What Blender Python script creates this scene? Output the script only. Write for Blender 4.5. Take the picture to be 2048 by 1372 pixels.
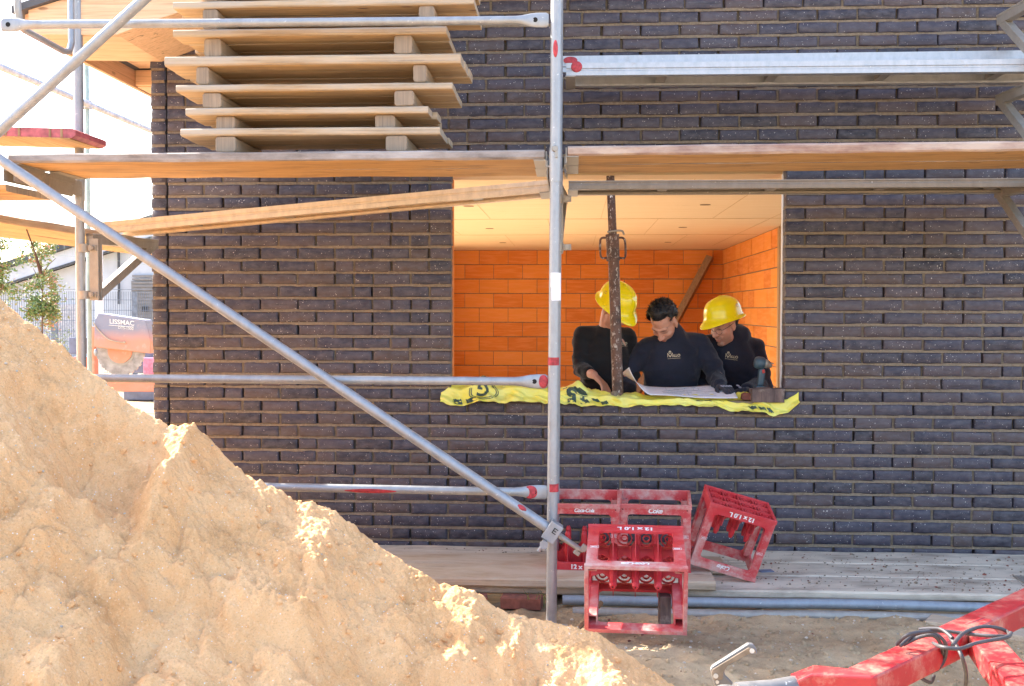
import bpy, bmesh, math, random
import numpy as np
from mathutils import Vector, Matrix, Quaternion
from mathutils.bvhtree import BVHTree
random.seed(7); np.random.seed(7)
R = math.radians
scene = bpy.context.scene
for o in list(bpy.data.objects): bpy.data.objects.remove(o)
COL = scene.collection

# ------------------------------------------------------------------ camera, light
F = 2100.0; PSI = math.atan(.0588); TH = -.031; ROLL = .0018
CAM = Vector((0, -6.11, 1.45))
fw = Vector((-math.sin(PSI)*math.cos(TH), math.cos(PSI)*math.cos(TH), math.sin(TH)))
_r0 = Vector((math.cos(PSI), math.sin(PSI), 0)); _u0 = _r0.cross(fw)
rt = _r0*math.cos(ROLL) + _u0*math.sin(ROLL); up = rt.cross(fw)
cd = bpy.data.cameras.new('camera'); cam = bpy.data.objects.new('camera', cd); COL.objects.link(cam)
cd.sensor_width = 36; cd.lens = F*36/2048; cd.clip_end = 500; cd.clip_start = .05
cam.matrix_world = Matrix(((rt.x, up.x, -fw.x, CAM.x), (rt.y, up.y, -fw.y, CAM.y), (rt.z, up.z, -fw.z, CAM.z), (0, 0, 0, 1)))
scene.camera = cam
SUN_AZ = -62.0; SUN_EL = 37.0        # degrees; azimuth from +Y towards +X
sun_dir = Vector((math.sin(R(SUN_AZ))*math.cos(R(SUN_EL)), math.cos(R(SUN_AZ))*math.cos(R(SUN_EL)), math.sin(R(SUN_EL))))
world = bpy.data.worlds.new('World'); scene.world = world; world.use_nodes = True
wn = world.node_tree; wn.nodes.clear()
sky = wn.nodes.new('ShaderNodeTexSky'); sky.sky_type = 'NISHITA'; sky.sun_disc = False
sky.sun_elevation = R(SUN_EL); sky.sun_rotation = R(SUN_AZ); sky.air_density = 1.0; sky.dust_density = 3.0; sky.ozone_density = 1.0
bgn = wn.nodes.new('ShaderNodeBackground'); bgn.inputs['Strength'].default_value = .15
wo = wn.nodes.new('ShaderNodeOutputWorld')
wn.links.new(sky.outputs[0], bgn.inputs[0]); wn.links.new(bgn.outputs[0], wo.inputs[0])
sl = bpy.data.lights.new('sun', 'SUN'); sl.energy = 4.2; sl.angle = R(.5); sl.color = (1, .93, .82)
so = bpy.data.objects.new('sun', sl); COL.objects.link(so)
so.rotation_euler = (-sun_dir).to_track_quat('-Z', 'Y').to_euler(); so.location = (-20, 10, 20)
scene.view_settings.view_transform = 'Standard'; scene.view_settings.look = 'None'
scene.view_settings.exposure = 2.45; scene.view_settings.gamma = 1
scene.cycles.max_bounces = 10; scene.cycles.diffuse_bounces = 6

def _ray(x, y): return fw + rt*((x-1024)/F) - up*((y-686)/F)
def W(x, y, yy): d = _ray(x, y); return CAM + d*((yy-CAM.y)/d.y)       # a measured point on the plane y = yy
def G(x, y, zz): d = _ray(x, y); return CAM + d*((zz-CAM.z)/d.z)       # a measured point at height zz

# ------------------------------------------------------------------ noise
def _hash(ix, iy, iz, s):
    n = (ix*374761393 + iy*668265263 + iz*1274126177 + s*974634777) & 0xffffffff
    n = ((n ^ (n >> 13))*1274126177) & 0xffffffff
    return ((n ^ (n >> 16)) & 0xffff)/65535.0
def vnoise(x, y, z=None, s=0):
    x = np.asarray(x, float); y = np.asarray(y, float); z = np.zeros_like(x) if z is None else np.asarray(z, float)
    ix, iy, iz = [np.floor(a).astype(np.int64) for a in (x, y, z)]
    fx, fy, fz = x-ix, y-iy, z-iz
    fx, fy, fz = [a*a*(3-2*a) for a in (fx, fy, fz)]
    def h(a, b, c): return _hash(ix+a, iy+b, iz+c, s)
    l = lambda a, b, t: a+(b-a)*t
    return l(l(l(h(0,0,0), h(1,0,0), fx), l(h(0,1,0), h(1,1,0), fx), fy), l(l(h(0,0,1), h(1,0,1), fx), l(h(0,1,1), h(1,1,1), fx), fy), fz)*2-1
def fbm(x, y, z=None, o=4, s=0):
    t = 0; a = 1
    for k in range(o):
        m = 2**k
        t = t + a*vnoise(np.asarray(x)*m, np.asarray(y)*m, None if z is None else np.asarray(z)*m, s+k); a *= .5
    return t
def _h2(ix, iy):
    n = (ix*374761393 + iy*668265263 + 1013904223) & 0xffffffff
    n = ((n ^ (n >> 13))*1274126177) & 0xffffffff
    return ((n ^ (n >> 16)) & 0xffff)/32767.5-1
def rn(x, s=0):
    s *= 7.31; ix = math.floor(x); iy = math.floor(s); fx = x-ix; fy = s-iy; fx *= fx*(3-2*fx); fy *= fy*(3-2*fy)
    a = _h2(ix, iy); b = _h2(ix+1, iy); c = _h2(ix, iy+1); d = _h2(ix+1, iy+1)
    return (a+(b-a)*fx)*(1-fy)+(c+(d-c)*fx)*fy

# ------------------------------------------------------------------ object helpers
def tag(o, label=None, cat=None, group=None, kind=None):
    if label: o['label'] = label
    if cat: o['category'] = cat
    if group: o['group'] = group
    if kind: o['kind'] = kind
    return o
def thing(name, label, cat, loc=(0, 0, 0), group=None, rot=None):
    o = bpy.data.objects.new(name, None); COL.objects.link(o); o.location = loc; o.empty_display_size = .1
    if rot is not None: o.rotation_euler = rot
    return tag(o, label, cat, group)
def copy_tree(o, parent=None):
    c = o.copy(); COL.objects.link(c)
    if parent is not None: c.parent = parent
    for ch in list(o.children): copy_tree(ch, c)
    return c
def wloc(o):
    v = Vector((0, 0, 0))
    while o is not None: v += Vector(o.location); o = o.parent
    return v
class MB:
    def __init__(s): s.v = []; s.f = []; s.m = []; s.sm = []; s.attr = []
    def add(s, vs, fs, mi=0, smooth=False, a=None):
        b = len(s.v); s.v.extend([tuple(p) for p in vs])
        for k, f in enumerate(fs):
            s.f.append(tuple(b+i for i in f)); s.m.append(mi if np.isscalar(mi) else mi[k]); s.sm.append(smooth)
        s.attr.extend([0 if a is None else a]*len(vs)); return s
    def box(s, c, d, rot=None, mi=0, a=None):
        c = Vector(c); vs = []
        for z in (-.5, .5):
            for y in (-.5, .5):
                for x in (-.5, .5):
                    p = Vector((x*d[0], y*d[1], z*d[2]))
                    if rot is not None: p = rot @ p
                    vs.append(c+p)
        return s.add(vs, [(0,2,3,1), (4,5,7,6), (0,1,5,4), (2,6,7,3), (0,4,6,2), (1,3,7,5)], mi, False, a)
    def b2(s, lo, hi, mi=0, a=None): return s.box([(lo[i]+hi[i])/2 for i in range(3)], [hi[i]-lo[i] for i in range(3)], None, mi, a)
    def rings(s, rs, cap=True, mi=0, smooth=True, closed=False):
        n = len(rs[0]); vs = [p for r in rs for p in r]; fs = []
        m = len(rs)
        for i in range(m if closed else m-1):
            for j in range(n):
                k = (j+1) % n; q = (i+1) % m
                fs.append((i*n+j, i*n+k, q*n+k, q*n+j))
        s.add(vs, fs, mi, smooth)
        if cap and not closed:
            s.add(rs[0], [tuple(range(n-1, -1, -1))], mi, False); s.add(rs[-1], [tuple(range(n))], mi, False)
        return s
    def tube(s, path, r, n=12, mi=0, cap=True, smooth=True, closed=False, flat=None):
        pts = [Vector(p) for p in path]; m = len(pts); rs = []
        ref = None
        for i, p in enumerate(pts):
            if closed: t = pts[(i+1) % m]-pts[i-1]
            else: t = pts[min(i+1, m-1)]-pts[max(i-1, 0)]
            t.normalize()
            if ref is None:
                ref = Vector((0, 0, 1)) if abs(t.z) < .9 else Vector((0, 1, 0))
            a = ref - t*ref.dot(t)
            if a.length < 1e-4: a = t.orthogonal()
            a.normalize(); ref = a; b = t.cross(a)
            ri = r[i] if hasattr(r, '__len__') else r
            ra, rb = (ri if hasattr(ri, '__len__') else (ri, ri))
            rs.append([p + a*(ra*math.cos(2*math.pi*j/n)) + b*(rb*math.sin(2*math.pi*j/n)) for j in range(n)])
        return s.rings(rs, cap, mi, smooth, closed)
    def cyl(s, p0, p1, r0, r1=None, n=16, mi=0, smooth=True): return s.tube([p0, p1], [r0, r0 if r1 is None else r1], n, mi, True, smooth)
    def capsule(s, p0, r0, p1, r1, n=12):
        p0 = Vector(p0); p1 = Vector(p1); d = p1-p0
        if d.length < 1e-5: return s.ell(p0, (r0, r0, r0), n=n)
        d.normalize(); pts = []; rr = []
        for a in (85, 60, 30): pts.append(p0-d*r0*math.sin(R(a))); rr.append(r0*math.cos(R(a)))
        pts += [p0, p1]; rr += [r0, r1]
        for a in (30, 60, 85): pts.append(p1+d*r1*math.sin(R(a))); rr.append(r1*math.cos(R(a)))
        return s.tube(pts, rr, n)
    def ell(s, c, r, M=None, n=14, mi=0):
        c = Vector(c); rs = []
        m = n//2+2
        for i in range(m):
            th = math.pi*(.02+.96*i/(m-1)); ring = []
            for j in range(n):
                p = Vector((r[0]*math.sin(th)*math.cos(2*math.pi*j/n), r[1]*math.sin(th)*math.sin(2*math.pi*j/n), -r[2]*math.cos(th)))
                if M is not None: p = M @ p
                ring.append(c+p)
            rs.append(ring)
        return s.rings(rs, True, mi)
    def prism(s, poly, off, mi=0):
        off = Vector(off); a = [Vector(p) for p in poly]; b = [p+off for p in a]; n = len(a)
        s.add(a+b, [tuple(range(n-1, -1, -1)), tuple(range(n, 2*n))]+[(i, (i+1) % n, n+(i+1) % n, n+i) for i in range(n)], mi)
        return s
    def build(s, name, mat, parent=None, smooth=None, bevel=0, local=False, seg=2, sub=0, solid=0):
        org = Vector((0, 0, 0)) if (parent is None or local) else wloc(parent)
        me = bpy.data.meshes.new(name)
        me.from_pydata([tuple(Vector(p)-org) for p in s.v], [], s.f)
        mats = mat if isinstance(mat, (list, tuple)) else [mat]
        for m in mats: me.materials.append(m)
        me.polygons.foreach_set('material_index', s.m)
        me.polygons.foreach_set('use_smooth', s.sm if smooth is None else [smooth]*len(s.f))
        if any(s.attr):
            at = me.attributes.new('rnd', 'FLOAT', 'POINT'); at.data.foreach_set('value', s.attr)
        bm = bmesh.new(); bm.from_mesh(me); bmesh.ops.recalc_face_normals(bm, faces=bm.faces); bm.to_mesh(me); bm.free()
        o = bpy.data.objects.new(name, me); COL.objects.link(o)
        if parent is not None: o.parent = parent
        if sub: md = o.modifiers.new('s', 'SUBSURF'); md.levels = md.render_levels = sub
        if solid: md = o.modifiers.new('t', 'SOLIDIFY'); md.thickness = solid
        if bevel:
            md = o.modifiers.new('b', 'BEVEL'); md.width = bevel; md.segments = seg; md.limit_method = 'ANGLE'; md.angle_limit = R(40)
        return o
def spline(pts, n=10):
    out = []; P_ = [Vector(p) for p in pts]
    for i in range(len(P_)-1):
        a, b, c, d = P_[max(i-1, 0)], P_[i], P_[i+1], P_[min(i+2, len(P_)-1)]
        for k in range(n):
            u = k/n; out.append(.5*((2*b)+(-a+c)*u+(2*a-5*b+4*c-d)*u*u+(-a+3*b-3*c+d)*u**3))
    out.append(P_[-1]); return out
def remesh(mb, voxel, smooth=3, factor=.5):
    """union of the shapes in mb as one continuous surface"""
    me = bpy.data.meshes.new('tmp'); me.from_pydata(mb.v, [], mb.f)
    bm = bmesh.new(); bm.from_mesh(me); bmesh.ops.remove_doubles(bm, verts=bm.verts, dist=1e-6); bmesh.ops.recalc_face_normals(bm, faces=bm.faces); bm.to_mesh(me); bm.free()
    o = bpy.data.objects.new('tmp', me); COL.objects.link(o)
    m = o.modifiers.new('r', 'REMESH'); m.mode = 'VOXEL'; m.voxel_size = voxel
    if smooth: m = o.modifiers.new('s', 'SMOOTH'); m.iterations = smooth; m.factor = factor
    dg = bpy.context.evaluated_depsgraph_get(); dg.update()
    out = bpy.data.meshes.new_from_object(o.evaluated_get(dg))
    bpy.data.objects.remove(o); bpy.data.meshes.remove(me)
    return out
def mesh_obj(me, name, mat, parent=None, smooth=True):
    me.materials.clear()
    for m in (mat if isinstance(mat, (list, tuple)) else [mat]): me.materials.append(m)
    me.polygons.foreach_set('use_smooth', [smooth]*len(me.polygons))
    if parent is not None: me.transform(Matrix.Translation(-wloc(parent)))
    o = bpy.data.objects.new(name, me); COL.objects.link(o)
    if parent is not None: o.parent = parent
    me.name = name
    return o
def text_mesh(txt, size, extrude=.0008, bold=0., shear=0., spacing=1.):
    c = bpy.data.curves.new('t', 'FONT'); c.body = txt; c.size = size; c.extrude = extrude; c.offset = bold; c.align_x = 'CENTER'; c.align_y = 'CENTER'
    c.shear = shear; c.space_character = spacing; c.resolution_u = 3
    o = bpy.data.objects.new('t', c); COL.objects.link(o)
    dg = bpy.context.evaluated_depsgraph_get(); dg.update()
    me = bpy.data.meshes.new_from_object(o.evaluated_get(dg)); bpy.data.objects.remove(o)
    return me

# ------------------------------------------------------------------ materials
class NT:
    def __init__(s, name):
        s.m = bpy.data.materials.new(name); s.m.use_nodes = True; s.t = s.m.node_tree; s.n = s.t.nodes; s.p = s.n['Principled BSDF']
        s.tc = s.n.new('ShaderNodeTexCoord'); s._map = {}
    def L(s, a, b): s.t.links.new(a, b)
    def co(s, sc):
        sc = tuple(sc) if hasattr(sc, '__len__') else (sc,)*3
        if sc not in s._map:
            k = s.n.new('ShaderNodeMapping'); k.inputs['Scale'].default_value = sc; s.L(s.tc.outputs['Object'], k.inputs[0]); s._map[sc] = k.outputs[0]
        return s._map[sc]
    def noise(s, sc, detail=4, rough=.55, dist=0):
        k = s.n.new('ShaderNodeTexNoise'); k.inputs['Scale'].default_value = 1; k.inputs['Detail'].default_value = detail; k.inputs['Roughness'].default_value = rough; k.inputs['Distortion'].default_value = dist
        s.L(s.co(sc), k.inputs['Vector']); return k.outputs['Fac']
    def voro(s, sc, feat='F1', out='Distance'):
        k = s.n.new('ShaderNodeTexVoronoi'); k.feature = feat; k.inputs['Scale'].default_value = 1; s.L(s.co(sc), k.inputs['Vector']); return k.outputs[out]
    def ramp(s, src, lo, hi, a=0., b=1.):
        k = s.n.new('ShaderNodeMapRange'); k.inputs[1].default_value = lo; k.inputs[2].default_value = hi; k.inputs[3].default_value = a; k.inputs[4].default_value = b
        s.L(src, k.inputs[0]); return k.outputs[0]
    def math(s, op, a, b):
        k = s.n.new('ShaderNodeMath'); k.operation = op
        for i, q in enumerate((a, b)):
            if isinstance(q, (int, float)): k.inputs[i].default_value = q
            else: s.L(q, k.inputs[i])
        return k.outputs[0]
    def mix(s, fac, a, b, mode='MIX'):
        k = s.n.new('ShaderNodeMix'); k.data_type = 'RGBA'; k.blend_type = mode
        for i, q in ((0, fac), (6, a), (7, b)):
            if isinstance(q, (int, float)): k.inputs[i].default_value = q
            elif isinstance(q, tuple): k.inputs[i].default_value = (*q, 1) if len(q) == 3 else q
            else: s.L(q, k.inputs[i])
        return k.outputs[2]
    def attr(s, name='rnd', out='Fac'):
        k = s.n.new('ShaderNodeAttribute'); k.attribute_name = name; return k.outputs[out]
    def cramp(s, src, stops):
        k = s.n.new('ShaderNodeValToRGB'); e = k.color_ramp.elements
        while len(e) < len(stops): e.new(.5)
        for q, (pos, c) in zip(e, stops): q.position = pos; q.color = (*c, 1)
        s.L(src, k.inputs[0]); return k.outputs[0]
    def rnd_obj(s):
        k = s.n.new('ShaderNodeObjectInfo'); return k.outputs['Random']
    def bump(s, h, st=.3, d=.01):
        k = s.n.new('ShaderNodeBump'); k.inputs['Strength'].default_value = st; k.inputs['Distance'].default_value = d; s.L(h, k.inputs['Height']); s.L(k.outputs[0], s.p.inputs['Normal'])
    def col(s, c):
        if isinstance(c, tuple): s.p.inputs['Base Color'].default_value = (*c, 1)
        else: s.L(c, s.p.inputs['Base Color'])
    def fin(s, rough=.7, metal=0., spec=None):
        if isinstance(rough, (int, float)): s.p.inputs['Roughness'].default_value = rough
        else: s.L(rough, s.p.inputs['Roughness'])
        s.p.inputs['Metallic'].default_value = metal
        if spec is not None: s.p.inputs['Specular IOR Level'].default_value = spec
        return s.m
def simple(name, c, rough=.6, metal=0., var=.25, sc=20, bump=0., bsc=60, spec=None):
    t = NT(name); n = t.noise(sc, 5)
    d = tuple(x*(1-var) for x in c); e = tuple(min(1, x*(1+var*.6)) for x in c)
    t.col(t.mix(t.ramp(n, .35, .65), d, e))
    if bump: t.bump(t.noise(bsc, 5), bump, .004)
    return t.fin(rough, metal, spec)
def wood(name, a, b, axis=0, dirt=None, dirt_amt=.5, knots=True, rough=.75, bump=.25):
    """long grain along axis: pale a and darker b, optional dirt colour"""
    t = NT(name); s1 = [34.]*3; s1[axis] = 1.3; s2 = [120.]*3; s2[axis] = 3.
    g1 = t.noise(s1, 5, .6, .6); g2 = t.noise(s2, 3)
    s4 = [70.]*3; s4[axis] = 1.6; g3 = t.noise(s4, 6, .7, 1.0)
    c = t.mix(t.ramp(g1, .36, .66), a, b); c = t.mix(t.ramp(g3, .50, .66, 0, .65), c, tuple(x*.60 for x in b)); c = t.mix(t.ramp(g2, .52, .72, 0, .6), c, tuple(x*.5 for x in b))
    s5 = [38.]*3; s5[axis] = .8; c = t.mix(t.ramp(t.noise(s5, 3, .5, 1.5), .66, .69, 0, .75), c, tuple(x*.22 for x in b))
    s3 = [.9]*3; s3[axis] = .5
    c = t.mix(t.math('MULTIPLY', t.rnd_obj(), .35), c, tuple(x*.8 for x in b))
    if knots:
        k = [14.]*3; k[axis] = 4.5
        v = t.voro(k); kn = t.ramp(v, .1, .16, 1, 0); kn = t.math('MULTIPLY', kn, t.ramp(t.noise(1.9, 1), .52, .58))
        c = t.mix(kn, c, (.12, .05, .022))
    if dirt:
        d = t.math('MULTIPLY', t.ramp(t.noise([7 if i != axis else 2.5 for i in range(3)], 7, .68), .5-.25*dirt_amt, .75-.25*dirt_amt), .85)
        c = t.mix(d, c, dirt)
    t.col(c); t.bump(t.math('ADD', g1, t.math('MULTIPLY', g2, .6)), bump, .004)
    return t.fin(rough)
M = {}
def brick_mat():
    t = NT('dark_brick'); a = t.attr()
    c = t.cramp(a, [(0, (.021, .018, .028)), (.3, (.034, .030, .050)), (.6, (.048, .041, .060)), (.82, (.070, .050, .058)), (1, (.066, .044, .041))])
    c = t.mix(t.ramp(t.noise((16, 16, 30), 6, .65), .4, .7, 0, .75), c, (.105, .094, .108))
    c = t.mix(t.ramp(t.noise((4, 4, 50), 3, .6, 1.5), .60, .70, 0, .5), c, (.018, .014, .018))
    w = t.noise(2.2, 3); th = t.ramp(w, .35, .7, .12, .3)
    sp = t.voro(70); dots = t.math('LESS_THAN', sp, th)
    gate = t.math('GREATER_THAN', t.noise(140, 1), .6)
    c = t.mix(t.math('MULTIPLY', t.math('MULTIPLY', dots, gate), .8), c, (.55, .5, .45))
    sm = t.ramp(t.noise((9, 9, 14), 7, .75), .66, .74, 0, .5); c = t.mix(sm, c, (.30, .27, .25))
    t.col(c); t.bump(t.math('ADD', t.noise(90, 5, .65), t.noise((25, 25, 60), 4)), .45, .003)
    return t.fin(t.ramp(t.noise(30, 3), .3, .7, .42, .7), 0, .5)
M['brick'] = brick_mat()
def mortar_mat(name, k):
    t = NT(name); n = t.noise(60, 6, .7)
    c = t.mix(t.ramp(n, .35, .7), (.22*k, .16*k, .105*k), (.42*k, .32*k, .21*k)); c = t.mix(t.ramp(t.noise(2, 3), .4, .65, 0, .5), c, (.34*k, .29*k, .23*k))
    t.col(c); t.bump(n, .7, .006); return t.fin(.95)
M['mortar'] = mortar_mat('mortar', .66); M['mortar_shaded'] = mortar_mat('shaded_mortar', .45)  # second copy darkened for the shade in recessed upright joints
M['void'] = simple('dark_void', (.01, .009, .009), .9)  # near-black colour that stands for the shade inside holes and gaps
def clay_mat():
    t = NT('clay_block'); a = t.attr()
    c = t.cramp(a, [(0, (.60, .17, .018)), (.5, (.70, .225, .024)), (1, (.76, .28, .045))])
    c = t.mix(t.ramp(t.noise((3, 3, 26), 4), .45, .62, 0, .4), c, (.80, .31, .10))
    st = t.n.new('ShaderNodeTexWave'); st.wave_type = 'BANDS'; st.bands_direction = 'X'; st.inputs['Scale'].default_value = 1; st.inputs['Distortion'].default_value = .15
    t.L(t.co((18, 18, .2)), st.inputs['Vector'])
    c = t.mix(t.ramp(st.outputs['Fac'], .0, .25, .42, 0), c, (.34, .07, .012))
    t.col(c); t.bump(st.outputs['Fac'], .5, .006); return t.fin(.85)
M['clay'] = clay_mat()
M['clay_joint'] = simple('clay_joint', (.24, .155, .09), .95, 0, .3, 30, .5)
def panel_mat():
    t = NT('ceiling_panel'); g = t.noise((1.2, 22, 22), 5, .6, .7)
    c = t.mix(t.ramp(g, .3, .7), (.75, .54, .30), (.69, .47, .24)); c = t.mix(t.ramp(t.noise((3, 9, 9), 5), .68, .78, 0, .6), c, (.36, .19, .07))
    t.col(c); t.bump(g, .15, .003); return t.fin(.75)
M['panel'] = panel_mat()
def galv_mat(name, base=(.34, .352, .37), metal=.5):
    t = NT(name); n = t.noise((26, 26, 14), 6, .65)
    c = t.mix(t.ramp(n, .35, .68), tuple(x*.85 for x in base), tuple(min(1, x*1.1) for x in base))
    c = t.mix(t.ramp(t.noise(70, 4), .68, .74, 0, .7), c, (.75, .73, .68))
    c = t.mix(t.ramp(t.noise(9, 6, .7), .62, .72, 0, .45), c, (.34, .27, .21))
    t.col(c); t.bump(t.noise(150, 3), .12, .002); return t.fin(t.ramp(n, .3, .7, .38, .6), metal)
M['galv'] = galv_mat('galvanised_steel'); M['galv_old'] = galv_mat('dull_steel', (.36, .33, .29), .35); M['alu'] = galv_mat('aluminium', (.47, .48, .50), .5)
M['darksteel'] = galv_mat('shaded_steel', (.17, .165, .165), .3); M['bluepipe'] = galv_mat('stored_pipe', (.28, .31, .35), .3)  # first steel darkened to carry the shade on lever and coupling
M['wood'] = wood('fresh_spruce', (.70, .45, .22), (.55, .32, .13), 0)
M['wood_y'] = wood('fresh_spruce_crosswise', (.70, .45, .22), (.55, .32, .13), 1)
M['wood_weath'] = wood('weathered_plank_edge', (.27, .215, .18), (.15, .12, .105), 0, (.42, .37, .34), .5, bump=.6)
M['wood_weath_y'] = wood('weathered_plank_edge_crosswise', (.48, .33, .20), (.34, .22, .13), 1, (.45, .33, .22), .4)
M['wood_under'] = wood('plank_underside', (.66, .40, .17), (.52, .29, .10), 0, (.20, .11, .04), .05)  # spruce, its orange partly warm bounce off the sand put into the colour
M['wood_under_y'] = wood('plank_underside_crosswise', (.66, .42, .20), (.52, .31, .12), 1)  # crosswise version, sand bounce likewise worked into the orange
M['pallet'] = wood('pallet_board', (.58, .43, .275), (.40, .28, .165), 0, (.42, .36, .29), .4, bump=.6)
M['pallet_under'] = wood('pallet_underside', (.72, .50, .27), (.56, .36, .17), 0, (.34, .24, .15), .2)  # warmer than the board edges, bounce light set into its colour
M['pallet_y'] = wood('pallet_bearer', (.54, .40, .26), (.36, .25, .15), 1, (.33, .27, .21), .4, bump=.4)
M['endgrain'] = wood('end_grain', (.40, .30, .21), (.26, .19, .13), 2, (.20, .16, .12), .4)
M['gplank'] = wood('dusty_ground_plank', (.40, .32, .25), (.27, .21, .16), 0, (.70, .60, .47), .75, bump=.6)
M['lplank'] = wood('pale_board', (.50, .37, .25), (.38, .27, .17), 0, (.52, .43, .33), .6)
M['brace_wood'] = wood('timber_brace', (.36, .23, .12), (.26, .15, .075), 2)
M['stud'] = wood('timber_stud', (.50, .31, .14), (.38, .22, .09), 2)
M['eave'] = wood('eave_timber', (.78, .55, .35), (.70, .46, .27), 0)
M['eave_y'] = wood('eave_timber_crosswise', (.78, .52, .33), (.68, .42, .25), 1)
M['redwood'] = simple('red_board_paint', (.42, .10, .115), .6, 0, .35, 22, .2)
M['redpaint'] = simple('red_spray_paint', (.42, .035, .045), .6, 0, .4, 60)
M['white'] = simple('white_sticker', (.82, .82, .83), .5, 0, .04)
M['plaster'] = simple('white_render', (.80, .81, .83), .8, 0, .06, 4)
M['steelrust'] = None
def rust_mat():
    t = NT('rusty_prop_steel'); n = t.noise(14, 6, .65)
    c = t.mix(t.ramp(n, .35, .65), (.055, .035, .030), (.16, .085, .06)); c = t.mix(t.ramp(t.noise((55, 55, 30), 5, .72), .55, .63, 0, .9), c, (.46, .41, .36))
    t.col(c); t.bump(n, .3, .003); return t.fin(.65, .25)
M['steelrust'] = rust_mat()
def sand_mat():
    t = NT('sand'); n = t.noise(4, 6, .6); f = t.noise(160, 4, .7)
    c = t.mix(t.ramp(n, .3, .7), (.72, .39, .17), (.86, .525, .265)); c = t.mix(t.ramp(t.noise(1.7, 3), .5, .75, 0, .35), c, (.58, .31, .12))
    c = t.mix(t.ramp(t.noise(5.5, 7, .72), .54, .68, 0, .6), c, (.50, .26, .105)); c = t.mix(t.ramp(f, .54, .72, 0, .6), c, (.40, .22, .10)); c = t.mix(t.ramp(f, .28, .42, .6, 0), c, (.88, .72, .52))
    v = t.voro(75); c = t.mix(t.math('MULTIPLY', t.math('LESS_THAN', v, .16), t.ramp(t.noise(40, 1), .55, .6)), c, (.82, .75, .66))
    t.col(c); t.bump(t.math('ADD', f, t.math('MULTIPLY', t.noise(45, 5, .7), 1.5)), .8, .008); return t.fin(.95, 0, .2)
M['sand'] = sand_mat()
def ground_mat():
    t = NT('sandy_ground'); n = t.noise(2.2, 6, .62); f = t.noise(120, 5, .7)
    c = t.mix(t.ramp(n, .35, .65), (.31, .215, .125), (.56, .42, .26)); c = t.mix(t.ramp(t.noise(9, 5, .65), .52, .68, 0, .55), c, (.22, .15, .088))
    c = t.mix(t.ramp(f, .55, .78, 0, .6), c, (.16, .115, .08)); c = t.mix(t.ramp(f, .22, .4, .5, 0), c, (.56, .48, .38))
    t.col(c); t.bump(t.math('ADD', f, t.noise(35, 5, .7)), .8, .01); return t.fin(.95, 0, .2)
M['ground'] = ground_mat()
def crate_mat():
    t = NT('red_crate_plastic'); n = t.noise(11, 7, .7); f = t.noise(130, 3, .7)
    c = t.mix(t.ramp(n, .3, .7), (.52, .018, .028), (.60, .034, .046))
    geo = t.n.new('ShaderNodeNewGeometry'); pnt = t.ramp(geo.outputs['Pointiness'], .52, .60, 0, .3)
    d = t.math('MULTIPLY', t.ramp(n, .44, .66), .62); d = t.math('ADD', d, t.math('MULTIPLY', t.math('GREATER_THAN', f, .66), .5)); d = t.math('MINIMUM', t.math('ADD', d, pnt), .85)
    d = t.math('MULTIPLY', d, t.ramp(t.attr('dust'), 0, 1, .14, 1.35)); d = t.math('MINIMUM', d, .92)
    c = t.mix(d, c, (.58, .38, .33))
    t.col(c); t.bump(f, .15, .002); return t.fin(t.ramp(n, .4, .7, .42, .75))
M['crate'] = crate_mat()
M['lettering'] = simple('white_lettering', (.80, .78, .76), .6, 0, .12, 60)
def redsteel_mat():
    t = NT('red_drawbar_paint'); n = t.noise(6, 6, .65)
    c = t.mix(t.ramp(n, .35, .65), (.34, .014, .02), (.42, .026, .03)); c = t.mix(t.ramp(t.noise((60, 60, 60), 5, .7), .64, .72, 0, .6), c, (.32, .12, .08)); c = t.mix(t.ramp(t.noise(7, 8, .8), .50, .66, 0, .6), c, (.50, .30, .22)); c = t.mix(t.ramp(t.noise((3, 3, 3), 8, .8), .60, .70, 0, .6), c, (.16, .02, .02)); c = t.mix(t.ramp(t.noise((90, 14, 60), 3, .6), .66, .74, 0, .6), c, (.12, .05, .04))
    t.col(c); t.bump(t.noise(80, 4), .12, .002); return t.fin(t.ramp(n, .3, .7, .3, .55))
M['redsteel'] = redsteel_mat()
M['cable'] = simple('grey_cable', (.055, .05, .055), .55, 0, .3, 25)
def film_mat():
    t = NT('yellow_film'); n = t.noise(9, 5)
    t.col(t.mix(t.ramp(n, .35, .7), (.84, .72, .08), (.74, .74, .22))); t.bump(t.noise((28, 28, 28), 5, .6, 1.2), .5, .012)
    t.p.inputs['Subsurface Weight'].default_value = .15; t.p.inputs['Subsurface Radius'].default_value = (.02, .015, .004); t.p.inputs['Transmission Weight'].default_value = .0
    return t.fin(.28)
M['film'] = film_mat()
M['filmprint'] = simple('dark_print', (.035, .075, .06), .4, 0, .3)
M['helmet'] = simple('yellow_helmet', (.86, .70, .008), .16, 0, .03, 6)
def fabric_mat(name, c):
    t = NT(name); n = t.noise(5, 5); t.col(t.mix(t.ramp(n, .35, .7), c, tuple(min(1, x*1.5+.003) for x in c)))
    w = t.noise(420, 2); t.bump(t.math('ADD', w, t.math('MULTIPLY', t.noise(14, 4, .5, .8), 2.2)), .35, .006)
    t.p.inputs['Sheen Weight'].default_value = .12; t.p.inputs['Sheen Roughness'].default_value = .5
    return t.fin(.9, 0, .25)
M['navy'] = fabric_mat('navy_fabric', (.011, .0135, .025)); M['black'] = fabric_mat('black_fabric', (.008, .008, .0095))
M['trouser'] = fabric_mat('work_trousers', (.03, .03, .034)); M['whitecloth'] = fabric_mat('white_shirt', (.75, .76, .78))
M['glove'] = fabric_mat('dark_glove', (.022, .024, .036)); M['glovegrey'] = fabric_mat('grey_glove_back', (.30, .31, .38))
M['hair'] = simple('black_hair', (.010, .008, .008), .5, 0, .4, 90, .6, 200)
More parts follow.
